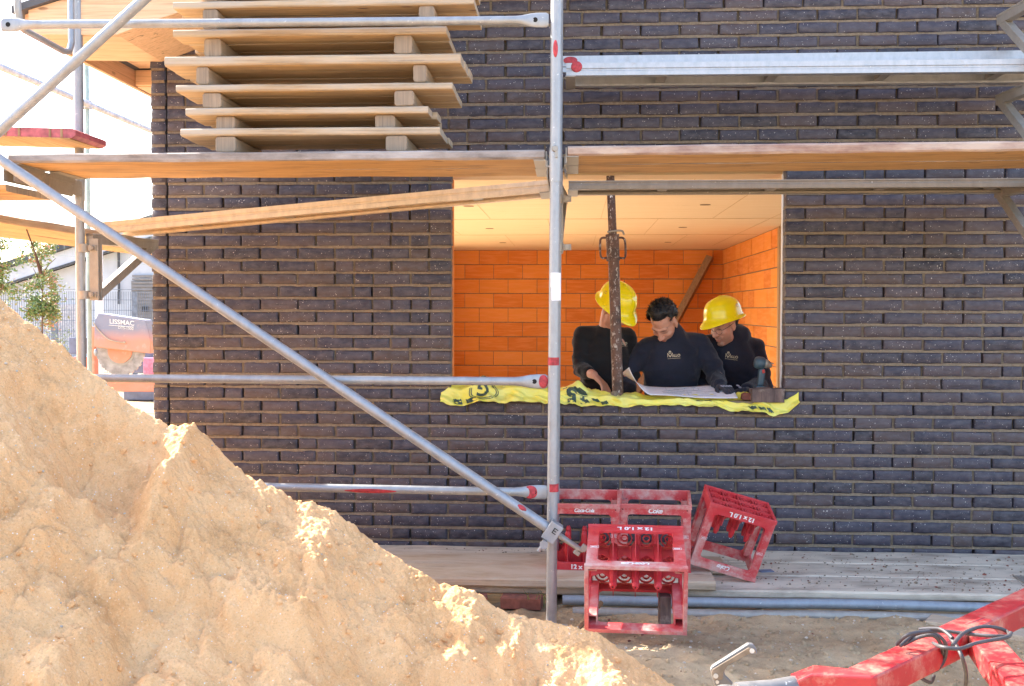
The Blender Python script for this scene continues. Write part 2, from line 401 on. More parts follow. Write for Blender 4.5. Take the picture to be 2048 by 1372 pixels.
M['logo'] = simple('gold_print', (.62, .52, .34), .5, 0, .1)
def skin_mat():
    t = NT('skin'); c = t.attr('Col', 'Color'); n = t.noise(70, 4)
    t.col(t.mix(t.ramp(n, .3, .7, 0, .25), c, (.40, .17, .11))); t.bump(t.noise(300, 3), .15, .002)
    t.p.inputs['Subsurface Weight'].default_value = .12; t.p.inputs['Subsurface Radius'].default_value = (.012, .005, .003); t.p.inputs['Subsurface Scale'].default_value = 1
    return t.fin(.5)
M['skin'] = skin_mat()
M['paper'] = simple('drawing_paper', (.80, .80, .83), .7, 0, .03, 3); M['ink'] = simple('drawing_line', (.30, .36, .42), .8)
M['drill'] = simple('drill_blue', (.045, .085, .115), .45, 0, .25, 40); M['drillred'] = simple('drill_red', (.55, .02, .02), .4); M['dark'] = simple('dark_rubber', (.02, .02, .022), .6); M['steel'] = galv_mat('bright_steel', (.6, .6, .6), .9)
M['roof'] = simple('dark_roof_tile', (.07, .075, .085), .7, 0, .3, 8); M['louvre'] = simple('grey_louvre', (.22, .21, .21), .6, 0, .15, 5)
M['fence'] = simple('anthracite_fence', (.17, .20, .25), .6); M['greenwire'] = simple('green_wire', (.30, .46, .42), .55); M['netgrey'] = simple('fence_rail', (.50, .48, .50), .6)
M['greenpost'] = simple('green_grey_post', (.36, .44, .41), .5, .2, .2, 8); M['housewhite'] = simple('house_render', (.50, .53, .58), .85, 0, .06, 4)
M['saw'] = None
def saw_mat():
    t = NT('orange_machine_paint'); n = t.noise(3, 5, .6)
    c = t.mix(t.ramp(n, .35, .65), (.70, .24, .13), (.66, .29, .19)); c = t.mix(t.ramp(t.noise(9, 6, .7), .56, .7, 0, .6), c, (.62, .44, .36))
    t.col(c); return t.fin(.55)
M['saw'] = saw_mat()
def hood_mat():
    t = NT('worn_orange_hood'); n = t.noise(3, 6, .7); sep = t.n.new('ShaderNodeSeparateXYZ'); t.L(t.tc.outputs['Generated'], sep.inputs[0])
    f = t.math('ADD', t.ramp(sep.outputs[2], .30, .62), t.math('MULTIPLY', t.math('SUBTRACT', n, .5), .7))
    c = t.mix(f, (.62, .28, .19), (.25, .26, .33)); c = t.mix(t.ramp(t.noise(9, 6, .7), .56, .7, 0, .5), c, (.60, .45, .38)); t.col(c); return t.fin(.55)
M['hood'] = hood_mat()
M['blade'] = simple('grey_blade', (.36, .33, .31), .5, .3, .3, 12); M['bluegrey'] = simple('blue_grey_paint', (.16, .18, .26), .5, 0, .3, 5)
def leaf_mat():
    t = NT('leaf'); a = t.attr(); t.col(t.cramp(a, [(0, (.10, .18, .05)), (.45, (.20, .28, .08)), (.7, (.34, .32, .12)), (.82, (.50, .24, .16)), (1, (.60, .32, .26))]))
    t.p.inputs['Transmission Weight'].default_value = .0; t.p.inputs['Subsurface Weight'].default_value = .2; return t.fin(.5)
M['leaf'] = leaf_mat(); M['bark'] = simple('bark', (.17, .12, .085), .9, 0, .3, 30, .4)
M['concrete'] = simple('concrete_floor', (.42, .38, .33), .85, 0, .2, 3, .3); M['pebble'] = simple('pebble', (.50, .43, .35), .8, 0, .35, 12)
M['chip'] = simple('brick_chip', (.20, .07, .05), .9, 0, .3, 30); M['pink'] = simple('pink_tarp', (.66, .22, .34), .6)
M['dustbrick'] = None
def db():
    t = NT('dusty_brick'); n = t.noise((22, 22, 5), 5, .65); c = t.mix(t.ramp(n, .35, .65), (.07, .047, .045), (.19, .13, .11)); c = t.mix(t.ramp(t.noise(14, 5), .58, .68, 0, .6), c, (.36, .29, .24)); t.col(c); t.bump(n, .4, .004); return t.fin(.85)
M['dustbrick'] = db()
M['tan'] = simple('tan_grip', (.22, .155, .10), .6, 0, .3, 30)
M['strap'] = simple('dark_strap', (.10, .07, .065), .8)

# ------------------------------------------------------------------ ground
def ground_h(x, y):
    h = .014*fbm(x*2.1, y*2.1, None, 4, 3) + .012*fbm(x*12, y*12, None, 4, 9)
    h = h + .13*np.exp(-(((x-.15)/.75)**2+((y+2.15)/.50)**2)) - .03*np.exp(-((y+.2)/.8)**2)
    return h
def grid_mesh(name, xs, ys, hf, mat, kind=None):
    X, Y = np.meshgrid(xs, ys); Z = hf(X, Y); n = len(xs); m = len(ys)
    v = np.stack([X, Y, Z], -1).reshape(-1, 3)
    i = np.arange(n*m).reshape(m, n); f = np.stack([i[:-1, :-1], i[:-1, 1:], i[1:, 1:], i[1:, :-1]], -1).reshape(-1, 4)
    me = bpy.data.meshes.new(name); me.from_pydata(v.tolist(), [], f.tolist()); me.materials.append(mat)
    me.polygons.foreach_set('use_smooth', [True]*len(f)); o = bpy.data.objects.new(name, me); COL.objects.link(o)
    if kind: o['kind'] = kind
    return o
_gx = np.concatenate([np.linspace(-120, -4, 30), np.linspace(-3.9, 3.9, 390), np.linspace(4, 120, 30)])
_gy = np.concatenate([np.linspace(-60, -4.6, 16), np.linspace(-4.5, .02, 230)])
def gh(x, y): return ground_h(x, y)
grid_mesh('ground', _gx, _gy, gh, M['ground'], 'structure')
_gy2 = np.concatenate([np.linspace(.02, 14, 30), np.linspace(15, 160, 20)]); 
grid_mesh('yard_ground', np.concatenate([np.linspace(-120, -4, 30), np.linspace(-3.9, -2.3, 12), np.linspace(-2, 120, 30)]), _gy2, lambda x, y: np.where((x > -2.45) & (y < 13), -.12, ground_h(x, np.zeros_like(y))*0-.03), M['ground'], 'structure')
# loose stones and brick chips on the soil, far past counting
mb = MB(); rg = random.Random(3)
for i in range(900):
    x = rg.uniform(-.2, 3.2); y = rg.uniform(-2.6, -1.0); r = rg.choice([.002, .0025, .003, .0035, .004, .006]) * rg.uniform(.7, 1.3)*(2 if rg.random() < .03 else 1)
    z = float(ground_h(np.array([x]), np.array([y]))[0])
    mb.ell((x, y, z+r*.2), (r*rg.uniform(.8, 1.5), r*rg.uniform(.8, 1.4), r*.75), Matrix.Rotation(rg.uniform(0, 6), 3, 'Z'), 6, 1 if rg.random() < .12 else 0)
for i in range(2600):
    x = rg.uniform(-.1, 3.0); y = rg.uniform(-2.5, -1.0); r = rg.choice([.003, .004, .005, .006, .009])*rg.uniform(.7, 1.3); z = float(ground_h(np.array([x]), np.array([y]))[0])
    mb.ell((x, y, z+r*.1), (r*rg.uniform(.8, 1.6), r*rg.uniform(.8, 1.4), r*.8), Quaternion((rg.gauss(0, 1), rg.gauss(0, 1), rg.gauss(0, 1)), rg.uniform(0, 3)).to_matrix(), 6, 2)
st = mb.build('gravel', [M['pebble'], M['chip'], M['ground']], None, False); st['kind'] = 'stuff'; st['label'] = 'loose pebbles and brick chips scattered on the sandy soil'; st['category'] = 'gravel'

# ------------------------------------------------------------------ sand pile
_rx = np.array([-4.6, -3.4, -2.6, -2.086, -1.826, -1.642, -1.45, -1.36, -1.256, -1.0, -.86, -.719, -.475, -.35, -.259, .097, .363, .55, .8])
_rz = np.array([2.45, 2.1, 1.78, 1.503, 1.322, 1.168, 1.035, 1.03, .917, .766, .72, .616, .476, .46, .385, .305, .12, .02, -.12])
def sand_h(x, y):
    yr = -2.4 + .10*fbm(x*1.3, x*0+4.2, None, 2, 5)
    ridge = np.interp(x, _rx, _rz)
    d = y-yr
    cam_side = ridge - np.where(d < 0, -d, 0)*.50 - .06*np.clip(-d-.2, 0, 9)
    h = np.where(d < 0, cam_side, ridge-d*.85)
    e = np.clip(-d/.25, 0, 1)
    lump = .085*fbm(x*2.3, y*2.3, None, 3, 21) + .05*np.abs(fbm(x*5.2+.4*fbm(x*3, y*3, None, 2, 2), y*5.2, None, 3, 31)) - .02
    gul = -.10*np.clip(fbm(x*1.6+y*.9, y*.8-x*.5, None, 3, 47)-.15, 0, 1)
    sm = .35+.65*np.clip(fbm(x*1.9+7, y*1.9, None, 2, 33)*1.6+.4, 0, 1); fine = sm*(.013*fbm(x*17, y*17, None, 4, 41) + .010*np.abs(fbm(x*34, y*34, None, 3, 51))) + .0035*vnoise(x*95, y*95, None, 61) + .0035*vnoise(x*170, y*170, None, 62)
    clod = fbm(x*8, y*8, None, 2, 77); clod = .04*np.clip(clod-.35, 0, .5) + .04*np.clip(fbm(x*13+3, y*13, None, 2, 78)-.5, 0, .4); crack = -.05*np.clip(.06-np.abs(fbm(x*2.1+5, y*2.1, None, 3, 93)), 0, .06)/.06*np.clip(fbm(x*1.7, y*1.7+8, None, 1, 94), 0, 1)
    fade = np.clip(h/.15, 0, 1)
    # a slumped hollow and a small cliff below the crest
    hol = -.10*np.exp(-(((x+1.62)/.16)**2+((y+2.72)/.13)**2)) + .07*np.exp(-(((x+1.33)/.10)**2+((y+2.62)/.16)**2)) -.07*np.exp(-(((x+1.25)/.05)**2+((y+3.5)/.25)**2))
    return h + fade*((lump+gul)*(.12+.88*e) + fine + (clod+crack)*e + hol)
_sx = np.concatenate([np.linspace(-4.3, -2.4, 120), np.linspace(-2.39, .75, 640)]); _sy = np.concatenate([np.linspace(-4.75, -4.0, 110), np.linspace(-3.995, -2.0, 480), np.linspace(-1.99, -.45, 130)])
sp = grid_mesh('sand_pile', _sx, _sy, lambda x, y: np.maximum(sand_h(x, y), ground_h(x, y)-.012), M['sand'])
tag(sp, 'large heap of pale orange building sand in front of the scaffold', 'sand pile')
mb = MB()
for i in range(240):
    x = rg.uniform(-2.4, .3); y = rg.uniform(-3.6, -2.3); z = float(sand_h(np.array([x]), np.array([y]))[0])
    if z < .03: continue
    r = rg.choice([.002, .0025, .003, .004, .005])*rg.uniform(.7, 1.2)*(1.8 if rg.random() < .04 else 1)
    mb.ell((x, y, z+r*.3), (r*1.2, r, r*.8), Matrix.Rotation(rg.uniform(0, 6), 3, 'Z'), 7)
cl = MB()
for i in range(420):
    x = rg.gauss(rg.choice([-1.9, -1.4, -1.0, -.6, -.2]), .3); y = rg.uniform(-3.7, -2.3); z = float(sand_h(np.array([x]), np.array([y]))[0])
    if z < .03: continue
    r = rg.choice([.004, .005, .006, .008, .010])*rg.uniform(.7, 1.3); q = Quaternion((rg.gauss(0, 1), rg.gauss(0, 1), rg.gauss(0, 1)), rg.uniform(0, 3)).to_matrix(); b0 = len(cl.v)
    cl.ell((x, y, z+r*.25), (r*1.2, r, r*.8), q, 7)
    for k in range(b0, len(cl.v)):
        v_ = Vector(cl.v[k]); c_ = Vector((x, y, z+r*.25)); cl.v[k] = tuple(c_+(v_-c_)*(1+.3*rn(v_.x*160+i, v_.z*160)))
co_ = cl.build('clods', M['sand'], sp, False); co_['kind'] = 'stuff'
pb = mb.build('pebbles', M['pebble'], sp, False); pb['kind'] = 'stuff'

# ------------------------------------------------------------------ house
house = thing('brick_house', 'unfinished house of dark clinker brick with an open window onto an orange block room', 'house', (0, 0, 0))
CZ = .845; CH = .075; BM = .2225
def brick_rows(mb, mo, axis, a0, a1, k0, k1, face, depth, opening=None, rgen=None, stretch=.2105, head=.102, out=-1, recess=.0055):
    """courses of separate bricks along an axis; face = coordinate of the outer face, out = direction it faces"""
    prev = []
    def P(a, z, d):                    # d = metres behind the face
        return (a, face-out*d, z) if axis == 0 else (face-out*d, a, z)
    A0 = a0
    for k in range(k0, k1):
        z0 = CZ+CH*k+.0075; z1 = z0+CH-.015
        if axis == 0: a0 = max(A0, (z1-3.0)/.302-2.98+.15)       # the gable follows the roof slope
        spans = [(a0, a1)]
        if opening and z0 < opening[3]-.01 and z1 > opening[2]+.01: spans = [(a0, opening[0]), (opening[1], a1)]
        joints = []
        for (s0, s1) in spans:
            x = s0; first = True; bricks = []
            while x < s1-.02:
                if first: L = head if k % 2 else stretch; first = False; 
                else: L = head if rgen.random() < .2 else stretch
                for _ in range(5):
                    if any(abs(x+L+.006-j) < .035 for j in prev) : L = head if L == stretch else stretch
                    else: break
                rem = s1-(x+L)
                if rem < .012+.05: L = s1-x
                bricks.append((x, x+L)); joints.append(x+L+.006); x += L+.012
            for q, (b0, b1) in enumerate(bricks):
                rv = rgen.random(); nx = 9 if b1-b0 > .15 else 6; nz = 5
                us = np.concatenate([[0, .03], np.linspace(.09, .91, nx-4), [.97, 1]]); vs = np.array([0, .1, .5, .9, 1])
                ja, jb, jc, jd = [rgen.uniform(-.002, .002) for _ in range(4)]; proud = rgen.uniform(-.004, .004); tilt = rgen.uniform(-.0025, .0025); tz = rgen.uniform(-.002, .002)
                pts = []
                for v in vs:
                    for u in us:
                        a = b0+ja+(b1+jb-b0-ja)*u; z = z0+jc+(z1+jd-z0-jc)*v
                        edge = min(u*(b1-b0), (1-u)*(b1-b0), v*(z1-z0), (1-v)*(z1-z0))
                        d = proud+tilt*(u-.5)*2+tz*(v-.5)*2 + (.005 if edge < .001 else (.0012 if edge < .0075 else 0)) + .0022*rn(a*21+k*3.7, z*13) + .0016*rn(a*70+k, z*55+3)
                        if edge < .001: a += .0024*rn(a*33+z*91, 5); z += .0026*rn(a*60+z*17, 9)
                        pts.append(P(a, z, d))
                n = len(us); fs = []
                for i in range(len(vs)-1):
                    for j in range(n-1): fs.append((i*n+j, i*n+j+1, (i+1)*n+j+1, (i+1)*n+j))
                per = list(range(n))+[i*n+n-1 for i in range(1, len(vs))]+[(len(vs)-1)*n+j for j in range(n-2, -1, -1)]+[i*n for i in range(len(vs)-2, 0, -1)]
                base = len(pts); pb = []
                for i in per:
                    p = list(pts[i]); dd = depth
                    if axis == 0: p[1] = face-out*dd
                    else: p[0] = face-out*dd
                    pts.append(tuple(p))
                m = len(per)
                for i in range(m): fs.append((per[i], base+i, base+(i+1) % m, per[(i+1) % m]))
                fs.append(tuple(range(base+m-1, base-1, -1)))
                mb.add(pts, fs, 0, True, max(.001, rv))
                if q < len(bricks)-1:
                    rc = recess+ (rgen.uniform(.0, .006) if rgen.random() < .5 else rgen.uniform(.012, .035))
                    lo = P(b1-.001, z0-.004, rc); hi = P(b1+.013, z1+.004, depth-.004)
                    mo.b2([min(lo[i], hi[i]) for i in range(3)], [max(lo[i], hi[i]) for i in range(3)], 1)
            # bed joint below and above this span
            for zz in (z0-.016, z1-.001):
                n = max(2, int((s1-s0)/.05)); ra = []
                for i in range(n+1):
                    a = s0+(s1-s0)*i/n; rc = recess+.0035*rn(a*16, k*2.1+(zz > z0))+.002*rn(a*60, k+.3)
                    zz2 = zz+.0005*(k % 3) + (.0003 if zz > z0 else 0)
                    ra.append([P(a, zz2, rc), P(a, zz2+.0168, rc+.001), P(a, zz2+.0168, depth-.006), P(a, zz2, depth-.006)])
                if zz < z0 or k == k1-1 or (opening and abs(z1-opening[2]) < .03) : mo.rings(ra, True, 0, False)
        prev = joints
rg = random.Random(11)
mb = MB(); mo = MB()
OPEN = (-.72, 1.212, .92, 2.27)
brick_rows(mb, mo, 0, -2.402, 3.6, -11, 41, 0, .1, OPEN, rg)
bw = mb.build('brick_facing', M['brick'], house)
mo.build('mortar_joints', [M['mortar'], M['mortar_shaded']], bw)
# left flank wall: its brick ends show at the corner
for (ya, yb) in ((0, 2.0), (10.6, 12.3)):  # wide gap between the spans, out of view, made to let sun in
    mb = MB(); mo = MB(); brick_rows(mb, mo, 1, ya, yb, -11, 29, -2.502, .09, None, rg)
    sw = mb.build('flank_brick_facing', M['brick'], house); mo.build('mortar_joints', [M['mortar'], M['mortar_shaded']], sw)
mb = MB(); mb.b2((-2.412, .012, .02), (-2.404, .09, 2.9)); mb.build('expansion_joint', M['void'], house)
# inner leaf behind the facing, with the same opening
def block_rows(mb, axis, a0, a1, z0, n, face, depth, L=.491, H=.249, out=-1, off=.0, rgen=rg, gaps=None):
    for k in range(n):
        x = a0-(off+(L+.009)*.5*(k % 2))
        while x < a1:
            b0 = max(x, a0); b1 = min(x+L, a1)
            if b1-b0 > .02:
                d = rgen.uniform(-.003, .003); lo = [b0, face, z0+k*H+.006+.0015*(k%3)]; hi = [b1, face-out*depth, z0+k*H+H-.006-.002*(k%2)]
                lo[1] += out*d
                if axis == 1: lo = [lo[1], lo[0], lo[2]]; hi = [hi[1], hi[0], hi[2]]
                mb.b2([min(p, q) for p, q in zip(lo, hi)], [max(p, q) for p, q in zip(lo, hi)], 0, max(.001, rgen.random()))
            x += L+.009
mb = MB()
mb.b2((-2.41, .13, 0), (-.74, .36, 2.49)); mb.b2((1.275, .13, 0), (5.9, .36, 2.49)); mb.b2((-.739, .131, 0), (1.274, .361, .885)); mb.b2((-.739, .131, 2.3), (1.274, .361, 2.49))
mb.prism([(-2.41, .132, 2.75), (5.9, .132, 2.75), (5.9, .132, 3.8), (-.2, .132, 3.8), (-2.41, .132, 3.1)], (0, .229, 0))
mb.build('inner_leaf', M['clay'], house)
mb = MB(); mb.b2((-.735, .02, .86), (1.21, .355, .917)); mb.b2((1.2105, .1, .887), (1.27, .354, .916)); mb.build('window_sill', M['mortar'], house)
mb = MB(); mb.b2((-.735, .1, 2.245), (1.21, .30, 2.27)); mb.build('lintel_board', M['panel'], house)
mb = MB(); mb.b2((1.208, .09, .9), (1.222, .128, 2.26)); mb.build('window_lining', M['plaster'], house)
# floor, ceiling, back wall, partition
mb = MB(); mb.b2((-2.4, .1, -.2), (6, 12.3, 0)); mb.build('floor_slab', M['concrete'], house)
mb = MB(); mb.b2((-2.4, .1, 2.49), (2.9, 12.3, 2.72)); mb.b2((2.901, 8, 2.49), (6, 12.3, 2.72)); mb.b2((2.901, .1, 2.49), (6, .8, 2.72)); ce = mb.build('ceiling', M['panel'], house)  # right part left open, out of view, so daylight floods the room
mb = MB()
for y in (3.35, 5.85, 8.35): mb.b2((-2.38, y-.002, 2.486), (2.5, y+.002, 2.489))
for y in range(0, 4):
    y0 = .9+2.5*y; o_ = .6 if y % 2 else 0
    for x in (-1.55+o_, -.3+o_, .95+o_, 2.2): 
        if x < 2.45: mb.b2((x-.0015, y0+.003, 2.4865), (x+.0015, y0+2.40, 2.4885))
mb.build('panel_joint', M['wood_under'], ce)
for (x, y) in ((-1.05, 4.35), (-1.07, 7.2), (-1.09, 9.98), (1.28, 4.3), (1.35, 7.1), (1.42, 9.95)):
    mb = MB(); mb.cyl((x, y, 2.4845), (x, y, 2.4885), .052, .052, 20); mb.build('lamp_hole', M['brace_wood'], ce)  # dark brown disc in place of the shade inside a hole
mb = MB(); block_rows(mb, 0, -2.38, 2.62, 0, 10, 12.0, .2); bwall = mb.build('back_wall', M['clay'], house)
mb = MB(); mb.b2((-2.38, 12.008, 0), (2.62, 12.19, 2.49)); mb.build('block_joints', M['clay_joint'], bwall)
mb = MB(); block_rows(mb, 1, 7.03, 11.99, 0, 10, 2.525, .115, out=-1, off=.2); pw = mb.build('partition_wall', M['clay'], house)
mb = MB(); mb.b2((2.533, 7.04, 0), (2.63, 11.985, 2.488)); mb.build('block_joints', M['clay_joint'], pw)
mb = MB(); mb.b2((2.50, 6.93, 0), (2.62, 7.025, 2.48)); mb.build('door_stud', M['stud'], house)
for z in (1.42, 1.15):
    pass
mb = MB(); a = W(1436, 500, 11.9); mb.tube([(2.30, 11.86, 2.36), (1.05, 11.55, 0.05)], [(.075, .11)]*2, 4, smooth=False); tb = mb.build('timber_brace', M['brace_wood'], None); tag(tb, 'slanted timber prop leaning in the back corner of the orange room', 'timber prop')
# far outer walls with large openings that light the room
for lo, hi in (((-2.41, .37, 0), (-2.2, 2.0, 2.489)), ((-2.41, 10.6, 0), (-2.2, 11.99, 2.489)), ((5.9, .37, 0), (6.1, 1.2, 2.489)), ((5.9, 10, 0), (6.1, 12.2, 2.489)), ((2.64, 12, 0), (5.89, 12.2, 2.489))):
    mb = MB(); mb.b2(lo, hi); mb.build('outer_block_wall', M['clay'], house)
# timber eaves at the left corner and along the sloping verge
sl_ = .30
mb = MB()
mb.prism([(-2.905, -.63, 2.915), (-2.43, -.63, 2.905), (-2.20, -.63, 2.985), (3.0, -.63, 4.55), (3.0, -.63, 4.82), (-2.60, -.63, 3.13), (-2.905, -.63, 3.045)], (0, .04, 0)); mb.build('barge_board', M['eave'], house, bevel=.003)
mb = MB(); mb.prism([(-2.895, -.588, 2.925), (-2.43, -.588, 2.912), (-2.20, -.588, 2.990), (3.0, -.588, 4.55), (3.0, -.588, 4.58), (-2.895, -.588, 2.955)], (0, .586, .0))
mb.prism([(-2.914, .0, 3.05), (-2.40, .0, 3.05), (-2.40, .0, 3.075), (-2.914, .0, 3.075)], (0, .75, 0)); mb.build('verge_soffit', M['eave'], house)
mb = MB(); mb.b2((-2.945, -.59, 2.925), (-2.915, 12.5, 3.045)); mb.build('eave_fascia', M['eave_y'], house, bevel=.003)
mb = MB(); mb.b2((-2.912, .75, 2.94), (-2.506, .78, 3.04)); mb.b2((-2.913, .781, 2.932), (-2.505, 12.4, 2.955)); mb.build('eave_box', M['eave'], house, bevel=.003)
mb = MB(); mb.prism([(-2.98, -.66, 3.02), (-2.98, -.66, 3.06), (3.2, -.66, 4.93), (3.2, -.66, 4.89)], (0, 13.3, 0)); mb.build('roof_deck', M['roof'], house)

# ------------------------------------------------------------------ scaffold
TR = .02415
def frame(x, yo, yi, z0, z1, name, label, lean=0., lean_i=0., deck=2.10, base_o=0., base_i=.07, show=True, xi=None):
    xi = x if xi is None else xi
    t = thing(name, label, 'scaffold frame', (x, yo, base_o), 'scaffold frames')
    for (xx, y, b, ln) in ((x, yo, base_o, lean), (xi, yi, base_i, lean_i)):
        mb = MB(); mb.cyl((xx, y, b), (xx+ln, y, deck+.05), TR, n=24); mb.cyl((xx+ln, y, deck+.05), (xx+ln*1.4, y, z1), TR+.0012, n=24)
        p = mb.build('standard', M['galv'], t)
        mb = MB(); mb.cyl((xx+ln, y, deck-.07), (xx+ln, y, deck+.055), TR+.003, TR+.005, n=24); mb.cyl((xx+ln, y, deck+.055), (xx+ln, y, deck+.085), TR+.005, TR+.003, n=24); mb.build('sleeve', M['galv'], p)
        mb = MB(); mb.box((xx, y, b+.004), (.15, .15, .008)); mb.build('base_plate', M['galv_old'], p)
        mb = MB(); mb.cyl((xx+ln*.9-.001, y-.027, deck+.075), (xx+ln*.9-.001, y-.04, deck+.075), .016, .012, 8); mb.box((xx+ln*.9+.006, y-.03, deck+.06), (.012, .014, .05)); mb.build('rail_wedge', M['galv_old'], p)
    x = xi
    mb = MB(); mb.b2((x-.024, yo+.025, deck-.0), (x+.024, yi-.026, deck+.008)); mb.b2((x-.026, yo+.025, deck-.05), (x-.0235, yi-.026, deck+.03)); mb.b2((x+.0235, yo+.025, deck-.05), (x+.026, yi-.026, deck+.03))
    for y in (yo+.30, yo+.36): mb.b2((x+.026, y-.009, deck-.05), (x+.032, y+.009, deck+.02))
    mb.build('transom', M['galv_old'], t)
    return t
fm = frame(-.098, -1.35, -.62, 0, 3.6, 'upright_frame', 'middle upright scaffold frame with red paint bands and a white sticker on its front post', .013, .010, 2.10, -.01)
ps = fm.children[0]
for z in (1.00, .395):
    zz = z+.22 if z == 1.0 else z+.25
    mb = MB(); mb.cyl((-.098+.013*.5, -1.35, zz-.018), (-.098+.013*.5, -1.35, zz+.018), TR+.0015, n=20); mb.build('paint_band', M['redpaint'], ps)
mb = MB(); mb.tube([(-.085, -1.35, 1.495), (-.085, -1.35, 1.62)], TR+.0022, 24, cap=False); mb.build('sticker', M['white'], ps)
mb = MB(); mb.ell((-.086, -1.374, 2.62), (.011, .006, .04), None, 12); mb.build('paint_band', M['redpaint'], ps)
fl = frame(-2.71, -1.35, -.62, 0, 3.6, 'upright_frame', 'left upright scaffold frame whose inner post rises out of the sand beside the house corner', 0, 0, 2.10, .3, .07, xi=-2.64)
fr = frame(2.36, -1.35, -.62, 0, 3.6, 'upright_frame', 'right upright scaffold frame carrying angled console brackets at the right edge', 0, 0, 2.10, 0, .07)
def coupler(t, p, ax, name='coupler'):
    """half coupler clamped on a tube: a split ring with a bolted flap"""
    p = Vector(p); ax = Vector(ax).normalized(); mb = MB()
    mb.tube([p-ax*.022, p+ax*.022], TR+.007, 18, smooth=True); s_ = ax.cross(Vector((0, 1, 0))); s_.normalize()
    mb.box(p-s_*.045, (.05, .022, .03), None); mb.cyl(p-s_*.05+Vector((0, -.035, 0)), p-s_*.05+Vector((0, .02, 0)), .008, n=8); mb.cyl(p-s_*.05+Vector((0, -.03, 0)), p-s_*.05+Vector((0, -.018, 0)), .014, n=6, smooth=False)
    return mb.build(name, M['galv_old'], t)
def console(x, z, tip, label, ys=-.62, drop=.33):
    """bracket: post, arm to the wall and a diagonal strut, flat U sections"""
    t = thing('console_bracket', label, 'bracket', (x, ys, z), 'console brackets')
    p = Vector((x, ys, z)); q = Vector(tip); d = (q-p).normalized()
    def bar(a, b, w, h, name):
        a = Vector(a); b = Vector(b); u = (b-a).normalized(); s_ = u.cross(Vector((0, 0, 1))) if abs(u.z) < .95 else Vector((1, 0, 0)); s_.normalize(); v = s_.cross(u)
        mb = MB(); c = [(-w/2, -h/2), (w/2, -h/2), (w/2, h/2), (-w/2, h/2)]
        mb.rings([[k+s_*i+v*j for i, j in c] for k in (a, b)], True, 0, False)
        c = [(-w/2-.002, h/2-.012), (w/2+.002, h/2-.012), (w/2+.002, h/2+.001), (-w/2-.002, h/2+.001)]
        mb.rings([[k+s_*i+v*j for i, j in c] for k in (a, b)], True, 0, False)
        return mb.build(name, M['galv_old'], t, bevel=.002)
    off = Vector((.055 if x < 0 else -.03, .02, 0)) if x < -1 else Vector((0, .055, 0))
    bar(p+off+Vector((0, 0, .0)), p+off+Vector((.0, 0, -drop)), .05, .045, 'upright')
    bar(p+off*.5, q, .045, .055, 'arm'); bar(q+Vector((0, 0, -.012))-d*.03, p+off+Vector((0, 0, -drop+.02)), .04, .045, 'strut')
    for dz in (-.05, -drop+.03): coupler(t, p+Vector((0, 0, dz)), (0, 0, 1))
    return t
console(-2.62, 1.83, (-2.44, -.10, 1.83), 'dusty steel console bracket on the left scaffold post beside the house corner')
console(-.085, 2.08, (-.06, -.10, 2.08), 'steel console bracket behind the middle scaffold post')
for z, l in ((3.04, 'upper'), (2.605, 'middle'), (2.10, 'lowest')):
    console(2.36, z, (2.325, -.17, z), l+' of the three grey angled brackets at the right edge of the scaffold')
def rail(p0, p1, label, e0=True, e1=True, name='guard_rail', marks=(), group='scaffold guard rails', cat='guard rail'):
    t = thing(name, label, cat, p0, group); p0 = Vector(p0); p1 = Vector(p1); d = (p1-p0).normalized(); L = (p1-p0).length
    pts = []; rr = []; r = .0195
    def prof(s):
        f = 1.
        if e0: f = min(f, max(0, (s-.05)/.10))
        if e1: f = min(f, max(0, (L-s-.05)/.10))
        f = f*f*(3-2*f); return (.033*(1-f)+r*f, .007*(1-f)+r*f)
    ss = sorted(set([0, .01, .05, .08, .1, .12, .15, L/3, L/2, L*2/3, L-.15, L-.12, L-.1, L-.08, L-.05, L-.01, L]))
    for s_ in ss:
        a, b = prof(s_)
        if s_ in (0, L): a *= .8
        pts.append(p0+d*s_); rr.append((a, b))
    mb = MB(); mb.tube(pts, rr, 20); o = mb.build('tube', M['galv'], t)
    for s_ in ([.035] if e0 else [])+([L-.06] if e1 else []):
        c = p0+d*s_; mb = MB(); mb.cyl(c+Vector((0, -.0085, 0)), c+Vector((0, -.0060, 0)), .011, n=14); mb.build('wedge_hole', M['void'], o)
    for (a, b, kind) in marks:
        if kind == 'end':
            c = p0+d*((a+b)/2); mb = MB(); mb.ell(c+Vector((0, -.005, 0)), ((b-a)/2, .005, .03), None, 14); mb.build('paint_mark', M['redpaint'], o)
        else:
            mb = MB(); rs = []
            for k in range(7):
                c = p0+d*(a+(b-a)*k/6); w = math.sin(math.pi*(k+.35)/6.7)
                rs.append([c+Vector((0, -math.cos(g)*(r+.0009), -math.sin(g)*(r+.0009))) for g in np.linspace(.3-.5*w, .3+.75*w, 7)])
            vs = [p for q in rs for p in q]; mb.add(vs, [(i*7+j, i*7+j+1, (i+1)*7+j+1, (i+1)*7+j) for i in range(6) for j in range(6)], 0, True); mb.build('paint_mark', M['redpaint'], o)
    return t
rail((-2.63, -1.335, 1.131), (-.118, -1.335, 1.127), 'upper of the two lower horizontal guard rails with a flattened red painted end', marks=((2.47, 2.515, 'end'),))
rail((-2.63, -1.335, .638), (-.118, -1.335, .62), 'lowest horizontal guard rail emerging from the sand heap with a red painted end', marks=((2.40, 2.47, 'end'), (1.58, 1.82, 's')))
rail((-2.66, -1.335, 2.772), (-.118, -1.335, 2.758), 'highest guard rail crossing in front of the pallet stack')
